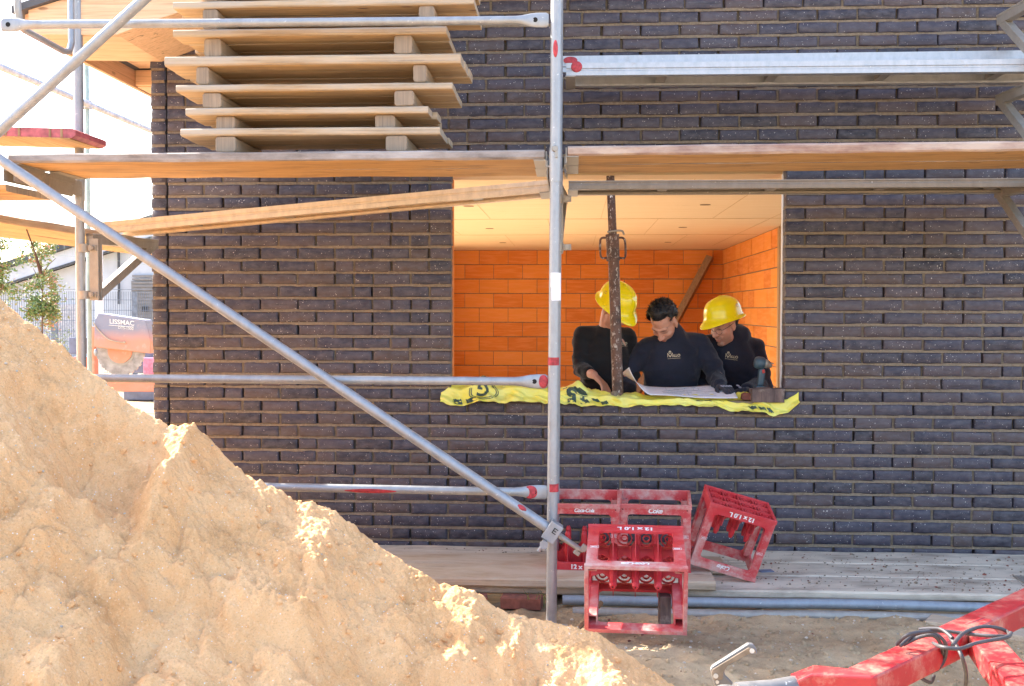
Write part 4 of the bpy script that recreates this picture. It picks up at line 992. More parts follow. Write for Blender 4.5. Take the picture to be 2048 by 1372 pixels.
pl = [lv(*q) for q in ((1420, 1338), (1424, 1331), (1496, 1285.5), (1506, 1287), (1512, 1296), (1514, 1305), (1508, 1308), (1500, 1306), (1494, 1311), (1486, 1313), (1479, 1319), (1471, 1321), (1464, 1327), (1455, 1330), (1448, 1341), (1450, 1350), (1462, 1362), (1478, 1385), (1440, 1385), (1428, 1366))]
mb = MB(); mb.prism([p+Vector((0, -.009, 0)) for p in pl], (0, .018, 0)); hb = mb.build('brake_lever', M['darksteel'], db_, bevel=.003)
gr = [lv(*q) for q in ((1421.5, 1343), (1424, 1336), (1496, 1292), (1508, 1295), (1511, 1303), (1500, 1304), (1486, 1311), (1471, 1319), (1455, 1328), (1446, 1340), (1444, 1356), (1428, 1358))]
mb = MB(); mb.prism([p+Vector((0, -.0125, 0)) for p in gr], (0, .0035, 0)); mb.build('grip', M['tan'], hb, bevel=.0012)
for q, r_ in (((1502, 1298), .007), ((1430, 1348), .007), ((1433, 1360), .005)):
    p = lv(*q); mb = MB(); mb.cyl(p+Vector((0, -.017, 0)), p+Vector((0, -.012, 0)), r_, r_*.8, 14); mb.build('rivet', M['steel'], hb)
# cable coiled round the drawbar junction
mb = MB()
cz = [((1793, 1289, .52), (1815, 1270, .555), (1850, 1263, .56), (1890, 1262, .56), (1940, 1268, .56), (1990, 1272, .565), (2018, 1272, .56), (2012, 1262, .56), (1985, 1254, .575), (1955, 1255, .575), (1925, 1268, .565), (1905, 1291, .56)),
      ((1800, 1292, .515), (1830, 1268, .54), (1865, 1266, .545), (1890, 1285, .52), (1890, 1315, .46), (1875, 1338, .43), (1850, 1346, .42), (1838, 1352, .40), (1860, 1365, .38), (1868, 1352, .36)),
      ((1806, 1290, .51), (1840, 1274, .535), (1868, 1272, .54), (1884, 1295, .50), (1884, 1322, .44), (1862, 1345, .42)),
      ((1866, 1286, .545), (1885, 1294, .56), (1920, 1297, .56), (1950, 1287, .565), (1985, 1280, .57), (2015, 1274, .575), (2022, 1266, .575)),
      ((1900, 1275, .555), (1915, 1295, .545), (1926, 1320, .52), (1932, 1350, .45), (1930, 1380, .38)),
      ((1838, 1259, .56), (1880, 1258, .57), (1905, 1276, .56))]
for c in cz: mb.tube(spline([G(*p) for p in c]), .0055, 8)
o = mb.build('cable', M['cable']); tag(o, 'grey electric cable looped round the red drawbar junction', 'cable')

# ------------------------------------------------------------------ window sill things
SX0, SX1 = -.775, 1.29
def film_S(u, v):
    """yellow sheet: u along the sill 0..1, v from the room side 0 to the hanging front edge 1"""
    x = SX0+(SX1-SX0)*u
    px = 882+718*u
    fh = np.interp(u, [0, .02, .06, .12, .25, .38, .45, .55, .62, .8, .93, .97, 1], [.05, .09, .085, .105, .085, .06, .045, .016, .008, .008, .015, .04, .10])   # bunched height
    hang = np.interp(u, [0, .03, .1, .3, .45, .6, .72, .85, .93, .97, 1], [.905, .90, .908, .905, .895, .895, .90, .872, .855, .875, .93])
    fh = fh*(1+.35*fbm(u*19, u*0+2.2, None, 3, 75)); hang = hang+.010*fbm(u*27, u*0+1.1, None, 3, 76)
    top = .924+np.maximum(fh, .004)
    keys = [0, .25, .5, .62, .78, 1]
    ys = [np.full_like(x, q) for q in (.33, .22, .13, .075, .02, -.022)]
    zs = [.928+.1*fh, .926+.35*fh, .93+.75*fh, top, .40*top+.60*hang+.02, hang]
    y = 0*x; z = 0*x
    for k in range(5):
        w = np.clip((v-keys[k])/(keys[k+1]-keys[k]), 0, 1); m = (v >= keys[k]) & (v <= keys[k+1])
        y = np.where(m, ys[k]+(ys[k+1]-ys[k])*w, y); z = np.where(m, zs[k]+(zs[k+1]-zs[k])*w, z)
    amp = .35+.65*np.clip(v*1.3, 0, 1)
    wr = .022*fbm(u*16+v*3, v*3.0, None, 3, 71)*amp + .026*np.abs(fbm(u*26-v*7, v*5, None, 3, 72))
    y = y - np.clip(v-.55, 0, 1)*.045*np.interp(u, [0, .4, .6, 1], [.6, .5, .2, 1]) - wr*1.1*np.clip(v*2-.6, .1, 1)
    z = z + wr*np.where(v > .6, .35, 1.0)
    y = np.where(v > .7, np.minimum(y, -.006-.008*np.clip(v-.7, 0, 1)), y)
    z = np.maximum(z, np.where(y > -.004, .924, 0))
    return x, y, z
nu, nv = 240, 40
U, V = np.meshgrid(np.linspace(0, 1, nu), np.linspace(0, 1, nv)); X, Y_, Z_ = film_S(U, V)
v = np.stack([X, Y_, Z_], -1).reshape(-1, 3).tolist(); ii = np.arange(nu*nv).reshape(nv, nu); f = np.stack([ii[:-1, :-1], ii[:-1, 1:], ii[1:, 1:], ii[1:, :-1]], -1).reshape(-1, 4).tolist()
mb = MB(); mb.add(v, f, 0, True); fo = mb.build('plastic_sheet', M['film']); tag(fo, 'crumpled yellow plastic sheet with dark print draped over the window sill', 'plastic sheet')
def on_film(me, uc, vc, ang, su=1/2.065, sv=1/.33, off=.004):
    co = np.array([v.co[:] for v in me.vertices]); c, s_ = math.cos(ang), math.sin(ang)
    a = co[:, 0]*c-co[:, 1]*s_; b = co[:, 0]*s_+co[:, 1]*c
    x, y, z = film_S(uc+a*su, np.clip(vc-b*sv, 0, .995))
    for k, vt in enumerate(me.vertices): vt.co = (x[k], y[k]-off-.4*abs(co[k, 2]), z[k]+.0035)
    o = mesh_obj(me, 'print', M['filmprint'], fo, False); return o
def dense_text(txt, size, bold):
    me = text_mesh(txt, size, 0, bold); bm = bmesh.new(); bm.from_mesh(me); bmesh.ops.triangulate(bm, faces=bm.faces)
    bmesh.ops.subdivide_edges(bm, edges=[e for e in bm.edges if e.calc_length() > .012], cuts=2); bm.to_mesh(me); bm.free(); return me
on_film(dense_text('G', .10, .003), .120, .80, 2.9); on_film(dense_text('15', .125, .006), .385, .80, math.pi+.05)
rgp = random.Random(4)
for (u0, w, v0, hh) in ((.035, .022, .94, .10), (.07, .03, .95, .09), (.345, .012, .74, .16), (.375, .035, .70, .12), (.395, .02, .9, .1), (.425, .02, .86, .08), (.45, .018, .93, .09), (.86, .018, .90, .07), (.885, .02, .92, .06), (.91, .015, .91, .07)):
    mb = MB(); vs = []
    for i in range(7):
        for j in (0, 1):
            x, y, z = film_S(np.array([u0+w*i/6+(.006*j)]), np.array([min(.985, v0-hh/2+hh*j+.012*rgp.uniform(-1, 1))])); vs.append((x[0], y[0]-.004, z[0]+.0035))
    mb.add(vs, [(2*i, 2*i+1, 2*i+3, 2*i+2) for i in range(6)]); mb.build('print', M['filmprint'], fo)
mb = MB()
for rr_ in (.066, .057):
    n = 40
    for k in range(n):
        if k % 9 == 8: continue
        a0, a1 = 6.2832*k/n, 6.2832*(k+1)/n
        q = []
        for (r_, a) in ((rr_, a0), (rr_+.004, a0), (rr_+.004, a1), (rr_, a1)):
            x, y, z = film_S(np.array([.122+r_*1.25*math.cos(a)/2.065]), np.array([min(.99, max(.5, .80-r_*.8*math.sin(a)/.33))])); q.append((x[0], y[0]-.004, z[0]+.0035))
        mb.add(q, [(0, 1, 2, 3)])
mb.build('print', M['filmprint'], fo)
# bricks on the sill
p = W(1552, 800, .055)
t = thing('sill_brick', 'dusty brown brick lying on the yellow sheet below the drill', 'brick', (p.x, .055, .94)); mb = MB()
n = 10; rs = []
for i in range(n+1):
    x = 1.022+.183*i/n; h = .078+.004*rn(i*1.3, 4); a = .003*rn(i*2.1, 8); z0 = .925
    rs.append([(x, -.035+a, z0), (x, .08, z0), (x, .08, z0+h), (x, -.035+a, z0+h)])
mb.rings(rs, True, 0, False); mb.build('brick_body', M['dustbrick'], t, bevel=.004)
p = W(1503, 799, .03); t = thing('sill_brick', 'small reddish brick fragment left of the dusty sill brick', 'brick', (p.x, .03, .94)); mb = MB(); mb.prism([(p.x-.055, .02, .935), (p.x+.05, .005, .935), (p.x+.048, .005, .962), (p.x-.03, .02, .975), (p.x-.052, .02, .965)], (0, .07, 0)); mb.build('brick_body', M['chip'], t, bevel=.004)
# steel prop
t = thing('steel_prop', 'rusty telescopic steel prop splashed with mortar, standing on the window sill', 'steel prop', (.262, .10, .925))
p0 = Vector((.262, .10, .93)); pm = Vector((.233, .128, 1.775)); pt = Vector((.212, .15, 2.262)); dd = (pt-p0).normalized()
mb = MB(); mb.cyl(p0, pm, .0325, n=28); mb.build('outer_tube', M['steelrust'], t)
mb = MB(); mb.cyl(pm-dd*.05, pt, .0245, n=24); it = mb.build('inner_tube', M['steelrust'], t)
for z in (1.86, 1.94, 2.04, 2.12, 2.2):
    c = p0+dd*((z-.93)/dd.z); mb = MB(); mb.cyl(c+Vector((0, -.0252, 0)), c+Vector((0, -.0235, 0)), .0075, n=12); mb.build('pin_hole', M['plaster'] if z in (2.04, 2.12) else M['void'], it)
mb = MB(); a, b = p0+dd*((1.745-.93)/dd.z), p0+dd*((1.90-.93)/dd.z)
mb.cyl(a, b, .0385, n=28); mb.cyl(a+dd*.0, a+dd*.012, .041, n=28); mb.cyl(b-dd*.012, b, .0405, n=28); co_ = mb.build('collar_nut', M['steelrust'], t)
for s_ in (-1, 1):
    mb = MB(); c = (a+b)/2; hx = Vector((1, 0, 0))
    mb.tube(spline([c+hx*s_*.036+dd*.058, c+hx*s_*.062+dd*.056, c+hx*s_*.073+dd*.035, c+hx*s_*.074-dd*.04, c+hx*s_*.064-dd*.062, c+hx*s_*.036-dd*.060], 6), .0065, 10); mb.build('handle', M['steelrust'], co_)
c = b+dd*.012; mb = MB(); mb.tube(spline([c+Vector((-.03, -.03, 0)), c+Vector((.03, -.03, .008)), c+Vector((.058, -.02, .006)), c+Vector((.068, -.005, -.012))], 6), .006, 10); mb.build('locking_pin', M['galv_old'], t)
mb = MB(); mb.box(p0+Vector((0, 0, -.001)), (.12, .12, .008)); mb.box(pt+Vector((0, 0, .003)), (.12, .12, .008)); mb.build('end_plate', M['steelrust'], t)
mb = MB(); mb.ell(p0+Vector((-.02, -.02, .015)), (.032, .03, .035), None, 10); mb.build('mortar_splash', M['mortar'], t)
# drawing sheet
def paper_S(a, b):
    # a along the sill, b depth; left corner curls up
    x = .285+.665*a; y = .02+.30*b; z = .953+.008*np.sin(a*6+b*2)+.040*b
    c = np.clip((.24-a)/.24, 0, 1)*(1-.5*b)
    x = x+.04*c*c; z = z+.165*c**1.35; y = y+.05*c
    z = z-.02*np.clip(a-.8, 0, 1)
    return x, y, z
nu, nv = 50, 16; U, V = np.meshgrid(np.linspace(0, 1, nu), np.linspace(0, 1, nv)); X, Y_, Z_ = paper_S(U, V)
ii = np.arange(nu*nv).reshape(nv, nu); mb = MB(); mb.add(np.stack([X, Y_, Z_], -1).reshape(-1, 3).tolist(), np.stack([ii[:-1, :-1], ii[:-1, 1:], ii[1:, 1:], ii[1:, :-1]], -1).reshape(-1, 4).tolist(), 0, True)
po = mb.build('building_plan', M['paper'], solid=.0015); tag(po, 'white paper building plan with one curled corner spread on the sill', 'plan')
mb = MB(); rg = random.Random(8)
for k in range(26):
    a0 = rg.uniform(.35, .95); b0 = rg.uniform(.1, .9); h_ = rg.random() < .5; L = rg.uniform(.05, .25)
    pts = [paper_S(np.array([min(.98, a0+(L*q/6 if h_ else 0))]), np.array([min(.97, b0+(0 if h_ else L*1.5*q/6))])) for q in range(7)]
    mb.tube([(p[0][0], p[1][0], p[2][0]+.0017) for p in pts], .0007, 4)
mb.build('drawn_lines', M['ink'], po)
# cordless drill
dl = W(1525, 787, .16); dz = .98
t = thing('cordless_drill', 'dark blue cordless drill with a red trigger standing on its battery', 'drill', (dl.x, .17, dz-.03))
def dv(px_, py_): return W(px_, py_, .17)
def dslab(pts, w, name, mat, par, bev=.006):
    mb = MB(); mb.prism([dv(*q)+Vector((0, -w/2, 0)) for q in pts], (0, w, 0)); return mb.build(name, M[mat], par, bevel=bev, seg=3)
bt = dslab(((1507, 784), (1508, 776), (1512, 770), (1527, 772), (1534, 775), (1538, 785), (1537, 790), (1508, 789)), .075, 'battery', 'drill', t); 
dslab(((1526, 783), (1535, 782), (1535.5, 786), (1527, 787)), .078, 'battery_latch', 'drillred', bt, .002)
dslab(((1514, 771), (1516, 755), (1517, 738), (1527, 736), (1530, 742), (1529, 755), (1526, 772)), .045, 'handle', 'drill', t, .010)
dslab(((1522, 740), (1527.5, 738), (1529, 745), (1524, 747)), .052, 'trigger', 'drillred', t, .003)
q0, q1 = dv(1508, 724), dv(1529, 727); mb = MB(); ax = (q1-q0).normalized()
mb.tube([q0-ax*.0, q0+ax*.006, q0+ax*.02, q1-ax*.012, q1], [.018, .030, .037, .037, .031], 20); mb.build('motor_housing', M['drill'], t)
q2, q3 = dv(1542, 727), dv(1547.5, 727); mb = MB(); mb.tube([q1, q1+ax*.004, q1+ax*.018, q1+ax*.019, q1+ax*.034, q2-ax*.004, q2], [.024, .026, .026, .023, .023, .017, .009], 20); mb.cyl(q2, q3, .004, .003, 8); mb.build('chuck', M['galv_old'], t)
# ------------------------------------------------------------------ people
def hand_shapes(mb, wr, fd, pn, th, curl, sc=1., spread=.0, inf=0.):
    """wr wrist, fd finger direction, pn palm normal (the way the palm faces), th thumb side; curl degrees per joint"""
    wr = Vector(wr); fd = Vector(fd).normalized(); pn = Vector(pn); pn = (pn-fd*pn.dot(fd)).normalized(); th = Vector(th); th = (th-fd*th.dot(fd)-pn*th.dot(pn)).normalized()
    for k in range(4):
        off = (.027-.018*k)*sc; kn = wr+fd*(.085-.004*abs(k-1))*sc+th*off
        mb.capsule(wr+th*off*.55+fd*.012*sc, .0135*sc+inf, kn, .0095*sc+inf, 8)
        p = kn; d = (fd+th*(spread*(1.5-k)*.12)).normalized(); L = [(.040, .025, .020), (.045, .028, .021), (.042, .026, .020), (.033, .020, .017)][k]
        for j, l in enumerate(L):
            a = R(curl[j]*(1+.08*k)); d = (Quaternion(fd.cross(pn).normalized(), a) @ d).normalized(); q = p+d*l*sc
            mb.capsule(p, (.0088-.0008*j)*sc+inf, q, (.0082-.0008*j)*sc+inf, 8); p = q
    b = wr+fd*.022*sc+th*.020*sc; d = (fd*.62+th*.62+pn*.35).normalized(); q = b+d*.040*sc; mb.capsule(b, .0135*sc+inf, q, .0105*sc+inf, 8)
    d2 = (fd*.85+th*.25+pn*.35).normalized(); r_ = q+d2*.03*sc; mb.capsule(q, .0102*sc+inf, r_, .009*sc+inf, 8); d3 = (fd*.95+pn*.3).normalized(); mb.capsule(r_, .009*sc+inf, r_+d3*.022*sc, .0078*sc+inf, 8)
    mb.ell(wr+fd*.045*sc, (.03*sc+inf, .03*sc+inf, .012*sc+inf), Matrix((th, fd, pn)).transposed(), 12)
def head_frame(f, u):
    f = Vector(f).normalized(); u = Vector(u); u = (u-f*u.dot(f)).normalized(); x = f.cross(u).normalized(); return Matrix((x, f, u)).transposed()
def head_shapes(mb, c, H):
    c = Vector(c); P = lambda x, y, z: c+H @ Vector((x, y, z))
    E_ = lambda p, r: mb.ell(P(*p), r, H, 18)
    K = lambda a, ra, b, rb: mb.capsule(P(*a), ra, P(*b), rb, 10)
    E_((0, -.018, .042), (.074, .094, .082)); E_((0, .022, -.02), (.064, .066, .088)); E_((0, .012, -.075), (.054, .060, .042)); K((-.03, .012, -.085), .026, (-.004, .058, -.104), .018); K((.03, .012, -.085), .026, (.004, .058, -.104), .018)
    K((-.012, .066, -.103), .015, (.012, .066, -.103), .015)
    K((-.042, .066, .020), .012, (-.010, .078, .018), .012); K((.042, .066, .020), .012, (.010, .078, .018), .012)
    K((0, .080, .008), .0095, (0, .106, -.034), .0125); E_((-.013, .094, -.037), (.010, .012, .008)); E_((.013, .094, -.037), (.010, .012, .008))
    E_((-.036, .052, -.028), (.026, .028, .024)); E_((.036, .052, -.028), (.026, .028, .024))
    E_((-.031, .068, .000), (.015, .012, .010)); E_((.031, .068, .000), (.015, .012, .010))
    K((-.014, .080, -.067), .0066, (.014, .080, -.067), .0066); K((-.011, .080, -.078), .0074, (.011, .080, -.078), .0074); K((-.020, .072, -.058), .012, (.020, .072, -.058), .012)
    for s_ in (-1, 1):
        E_((s_*.074, -.006, -.008), (.009, .017, .031)); K((s_*.077, -.016, .016), .006, (s_*.079, -.014, -.018), .006); E_((s_*.074, .002, -.032), (.007, .008, .010))
def loft(mb, rs, n=22, p=2.4):
    out = []
    for (c, a, b, xw, yw) in rs:
        c = Vector(c); a = Vector(a).normalized(); b = Vector(b).normalized(); ring = []
        for j in range(n):
            t = 6.2832*j/n; cs, sn = math.cos(t), math.sin(t)
            ring.append(c+a*xw*math.copysign(abs(cs)**(2/p), cs)+b*yw*math.copysign(abs(sn)**(2/p), sn))
        out.append(ring)
    mb.rings(out)
def torso(mb, pel, chest, neck, shl, shr, inf=0., hem=.0):
    pel, chest, neck, shl, shr = map(Vector, (pel, chest, neck, shl, shr)); ax = (shr-shl).normalized(); axp = Vector((1, 0, 0)).lerp(ax, .4)
    def fwd(s, a): return a.cross(s).normalized()
    s1 = (chest-pel).normalized(); s2 = (neck-chest).normalized(); f1 = fwd(s1, axp); f2 = fwd(s2, ax); sw = (shr-shl).length/2
    loft(mb, [(pel-s1*(.10+hem), axp, f1, .160+inf, .105+inf), (pel, axp, f1, .168+inf, .115+inf), (pel.lerp(chest, .45), axp, f1, .152+inf, .105+inf), (pel.lerp(chest, .8), ax, f1, .165+inf, .112+inf), (chest+s2*.03, ax, f2, .178+inf, .115+inf),
              (chest.lerp(neck, .55), ax, f2, sw*.92, .098+inf), (chest.lerp(neck, .8), ax, f2, sw*.66, .078+inf), (neck-s2*.005, ax, f2, .072+inf, .062+inf)])
    for s_ in (shl, shr):
        mb.capsule(chest.lerp(neck, .78), .058+inf, s_, .056+inf, 14)
        mb.ell(s_-s2*.045, (.062+inf, .07+inf, .085+inf), None, 14)
def make_person(label, J, headf, headu, hands, sleeve_len=(1, 1), jacket='navy', stubble=0., collar=.012):
    """J: world positions of pel, chest, neck, head, shl, shr, ell, elr, wrl, wrr (l/r as in the picture)"""
    J = {k: Vector(v) for k, v in J.items()}; H = head_frame(headf, headu); base = (J['pel'].x, J['pel'].y+.03, .0)
    t = thing('person', label, 'person', base)
    mb = MB(); torso(mb, J['pel'], J['chest'], J['neck'], J['shl'], J['shr'], -.012)
    hb = J['head']+H @ Vector((0, -.03, -.055)); mb.capsule(J['neck']-(hb-J['neck']).normalized()*.04, .062, hb, .054, 14); head_shapes(mb, J['head'], H)
    for s_ in ('l', 'r'):
        sh, el, wr = J['sh'+s_], J['el'+s_], J['wr'+s_]; mb.capsule(sh, .050, el, .040, 14); mb.capsule(el, .040, wr, .026, 14); mb.ell(el.lerp(wr, .3), (.043, .043, .05), None, 12)
        h = hands[s_]
        if h is not None and h.get('glove') is None: hand_shapes(mb, wr, h['fd'], h['pn'], h['th'], h['curl'], h.get('sc', 1.), h.get('spread', 0.))
        elif h is not None: hand_shapes(mb, wr, h['fd'], h['pn'], h['th'], h['curl'], h.get('sc', 1.), h.get('spread', 0.), -.0015)
    px, py = J['pel'].x, J['pel'].y
    for s_ in (-1, 1):
        hp_ = J['pel']+Vector((s_*.085, 0, -.06)); kn = Vector((px+s_*.10, py-.02, .50)); an = Vector((px+s_*.11, py+.03, .10))
        mb.capsule(hp_, .085, kn, .056, 14); mb.capsule(kn, .056, an, .040, 14); mb.capsule(an+Vector((0, .02, -.06)), .036, an+Vector((0, -.15, -.075)), .030, 12)
    me = remesh(mb, .0045, 3, .45); n = len(me.vertices); co = np.empty(n*3); me.vertices.foreach_get('co', co); co = co.reshape(-1, 3)
    lc = (co-np.array(J['head'])) @ np.array(H)          # head coordinates
    col = np.tile(np.array([.52, .27, .185]), (n, 1))
    def mixc(m, c):
        m = np.clip(m, 0, 1)[:, None]; col[:] = col*(1-m)+np.array(c)*m
    x, y, z = lc[:, 0], lc[:, 1], lc[:, 2]; head = (np.abs(x) < .12) & (z > -.14) & (z < .14) & (np.abs(y) < .14); face = head & (y > .02)
    g = lambda cx, cz, sx, sz: np.exp(-((np.abs(x)-cx)/sx)**2-((z-cz)/sz)**2)*face
    mixc(g(.036, -.032, .03, .03)*.35, (.58, .25, .17)); mixc(g(0, -.036, .012, .012)*.4, (.56, .22, .16))
    if stubble: mixc((np.clip((-z-.045)/.03, 0, 1)*face*(y > .0))*stubble+np.exp(-((z+.056)/.007)**2)*face*(np.abs(x) < .028)*stubble, (.20, .115, .085))
    mixc(np.exp(-(x/.018)**4-((z+.073)/.008)**2)*face*.75, (.50, .16, .13)); mixc(np.exp(-(x/.015)**4-((z+.0715)/.0022)**2)*face*.5, (.25, .09, .07))
    mixc(g(.029, .021, .018, .0048)*1.0, (.03, .02, .016)); mixc(g(.031, -.004, .014, .0034)*.95, (.06, .035, .03)); mixc(g(.031, .006, .016, .006)*.3, (.34, .16, .11))
    mixc(np.exp(-((np.abs(x)-.011)/.004)**2-((z+.042)/.003)**2)*face*.8, (.16, .06, .05))
    mixc(head*(y < .045)*(np.abs(x) > .055)*(z > .005)*(y > -.2)*.0, (.02, .015, .012))
    at = me.attributes.new('Col', 'FLOAT_COLOR', 'POINT'); at.data.foreach_set('color', np.concatenate([col, np.ones((n, 1))], 1).astype(np.float32).ravel())
    body = mesh_obj(me, 'body', M['skin'], t)
    # jacket
    mb = MB(); torso(mb, J['pel'], J['chest'], J['neck'], J['shl'], J['shr'], .008, .05)
    nd = (hb-J['neck']).normalized(); mb.capsule(J['neck']-nd*.05, .084, J['neck']+nd*collar, .073, 16)
    for i, s_ in enumerate(('l', 'r')):
        sh, el, wr = J['sh'+s_], J['el'+s_], J['wr'+s_]; mb.capsule(sh, .066, el, .055, 16); e = el.lerp(wr, sleeve_len[i]); mb.capsule(el, .056, e, .043, 16); mb.ell(el, (.06, .06, .06), None, 14); mb.capsule(e-(wr-el).normalized()*.03, .044, e, .041, 16)
    jm = remesh(mb, .0085, 8, .5); n = len(jm.vertices); co = np.empty(n*3); jm.vertices.foreach_get('co', co); no = np.empty(n*3); jm.vertex_normals.foreach_get('vector', no); co = co.reshape(-1, 3); no = no.reshape(-1, 3)
    el_d = np.minimum(*[np.linalg.norm(co-np.array(J[k]), axis=1) for k in ('ell', 'elr')]); am = .35+1.0*np.exp(-(el_d/.12)**2)+.4*np.exp(-((co[:, 2]-J['pel'].z-.12)/.15)**2)
    d = (.014*fbm(co[:, 0]*8, co[:, 1]*8, co[:, 2]*15, 2, int(px*10)+50)-.016*np.abs(fbm(co[:, 0]*11+co[:, 2]*6, co[:, 1]*11, co[:, 2]*19, 2, 81))+.006)*am
    co = co+no*d[:, None]; jm.vertices.foreach_set('co', co.ravel()); jm.update()
    jo = mesh_obj(jm, 'jacket', M[jacket], t)
    # trousers and shoes
    mb = MB(); pv = J['pel']; loft(mb, [(pv+Vector((0, 0, .02)), (1, 0, 0), (0, 1, 0), .165, .112), (pv+Vector((0, 0, -.10)), (1, 0, 0), (0, 1, 0), .17, .12), (pv+Vector((0, 0, -.16)), (1, 0, 0), (0, 1, 0), .15, .105)])
    for s_ in (-1, 1):
        hp_ = pv+Vector((s_*.085, 0, -.08)); kn = Vector((px+s_*.10, py-.02, .50)); an = Vector((px+s_*.11, py+.03, .12)); mb.capsule(hp_, .098, kn, .074, 14); mb.capsule(kn, .074, an, .064, 14)
    mesh_obj(remesh(mb, .012, 5), 'trousers', M['trouser'], t)
    for s_ in (-1, 1):
        mb = MB(); an = Vector((px+s_*.11, py+.03, .06)); mb.capsule(an, .052, an+Vector((0, -.15, -.012)), .044, 14); mb.box(an+Vector((0, -.07, -.048)), (.09, .27, .022)); mesh_obj(remesh(mb, .008, 3), 'shoe', M['dark'], t)
    for s_ in ('l', 'r'):
        h = hands[s_]
        if h is not None and h.get('glove'):
            mb = MB(); wr = J['wr'+s_]; hand_shapes(mb, wr, h['fd'], h['pn'], h['th'], h['curl'], h.get('sc', 1.), h.get('spread', 0.), .0028); fd = Vector(h['fd']).normalized(); mb.capsule(wr-fd*.05, .034, wr+fd*.01, .032, 14); gm = remesh(mb, .004, 2)
            gl = mesh_obj(gm, 'glove', M['glove'], t)
            pn = Vector(h['pn']).normalized(); thv = Vector(h['th']).normalized(); mb = MB()
            for k in range(4):
                o_ = (.027-.018*k); c = wr+fd*.075+thv*o_-pn*.0125; mb.ell(c, (.0065, .022, .004), Matrix((thv, fd, pn)).transposed(), 8)
            mb.build('knuckle_patches', M['glovegrey'], gl)
    return t, J, H, jo
def hard_hat(t, J, H, lift=0., back=0.):
    """ribbed shell with a rim, a peak and a ridge"""
    H = H @ Matrix.Rotation(R(back), 3, 'X'); c = J['head']+H @ Vector((0, -.012, .045+lift)); n = 40; rs = []
    def ring(k, lift):
        rr = []
        for j in range(n):
            a = 6.2832*j/n; sx, cy = math.sin(a), math.cos(a)           # cy = 1 at the front
            rr.append((sx, cy))
        return rr
    prof = [(-.020, 1.00, 0), (.0, 1.0, 0), (.03, .985, 0), (.055, .94, 0), (.08, .85, 0), (.10, .71, 0), (.114, .52, 0), (.122, .28, 0), (.125, .06, 0)]
    out = []
    # brim underside and edge first
    def pt(z, k, sx, cy, ext): 
        a, b = .110*k+ext, .138*k+ext*(1.0)
        fr = max(0, cy)**3; b2 = b+(.045*fr if ext > 0 else 0); drop = -.020*fr if ext > 0 else 0
        y = b2*cy if cy > 0 else b*cy; bump = 0
        rid = max(0, 1-abs(sx*a)/.022) if z > .045 else 0
        return c+H @ Vector((a*sx, y, z+drop+.006*rid*min(1, (z-.045)/.04)))
    seq = [(-.022, 1.0, .0), (-.026, 1.0, .016), (-.021, 1.0, .0185), (-.016, 1.0, .013), (-.006, 1.0, .004)]+[(z, k, 0) for z, k, _ in prof[1:]]
    mb = MB(); mb.rings([[pt(z, k, math.sin(6.2832*j/n), math.cos(6.2832*j/n), e) for j in range(n)] for z, k, e in seq], False)
    mb.add([pt(.125, .06, math.sin(6.2832*j/n), math.cos(6.2832*j/n), 0) for j in range(n)], [tuple(range(n))], 0, True)
    o = mb.build('hard_hat', M['helmet'], t, True, solid=.003, sub=1)
    mb = MB()
    for s_ in (-1, 1):
        for (y, z) in ((-.030, .052), (-.018, .056), (-.032, .065), (-.020, .068)):
            p = c+H @ Vector((s_*(.110*.955*math.sqrt(max(.1, 1-(y/.138)**2))), y, z)); mb.ell(p, (.003, .003, .003), None, 6)
    mb.build('vent_holes', M['stud'], o)
    mb = MB()
    for s_ in (-1, 1):
        mb.box(c+H @ Vector((s_*.112, .012, -.008)), (.010, .030, .022), H)
    mb.build('side_slots', M['helmet'], o, bevel=.003)
    return o
def hair_cap(t, J, H, full=True, seed=3):
    """short thick hair as a shell of tufts round the skull"""
    rg = random.Random(seed); mb = MB(); c = J['head']+H @ Vector((0, -.018, .042)); pts = []
    n, m = 60, 34; rs = []
    vs = []; idx = {}
    for i in range(m):
        th = math.pi*(i+.5)/m
        for j in range(n):
            ph = 6.2832*j/n; d = Vector((math.sin(th)*math.sin(ph), math.sin(th)*math.cos(ph), math.cos(th)))
            x, y, z = d.x*.074, d.y*.094, d.z*.082
            line = .047 if y > .04 else (.047-(.04-y)/.05*.06 if y > -.01 else (-.013-(-.01-y)/.05*.075)); line = max(line, -.085)
            if abs(x) > .06 and y > -.005: line = min(line, .005)
            ok = (z > line-.006) if full else (z > line-.006)
            k = .009+.016*max(0, d.z)+.012*max(0, d.y)*max(0, d.z+.2)+.006*rg.random()+.005*rn(ph*3.2, th*4.1)
            e = min(1, max(0, (z-line)/.02)); idx[i, j] = len(vs) if ok else None
            if ok: vs.append(c+H @ Vector((d.x*(.074+k*e), d.y*(.094+k*e), d.z*(.082+k*e))))
    fs = []
    for i in range(m-1):
        for j in range(n):
            q = [idx[i, j], idx[i, (j+1) % n], idx[i+1, (j+1) % n], idx[i+1, j]]
            if all(a is not None for a in q): fs.append(tuple(q))
    top = [idx[0, j] for j in range(n)]
    if all(a is not None for a in top): fs.append(tuple(top))
    mb.add(vs, fs, 0, True)
    for _ in range(900):                                              # tufts
        a = rg.choice(vs); d = (a-c).normalized(); f = (H @ Vector((rg.gauss(0, .35), .8, .25))); dd_ = (d*.75+f*.55+Vector((rg.gauss(0, .3), rg.gauss(0, .3), rg.gauss(0, .3)))).normalized(); L = rg.uniform(.008, .018); s_ = dd_.orthogonal().normalized()*.0022
        mb.add([a-s_, a+s_, a+dd_*L], [(0, 1, 2)], 0, False)
    return mb.build('hair', M['hair'], t)
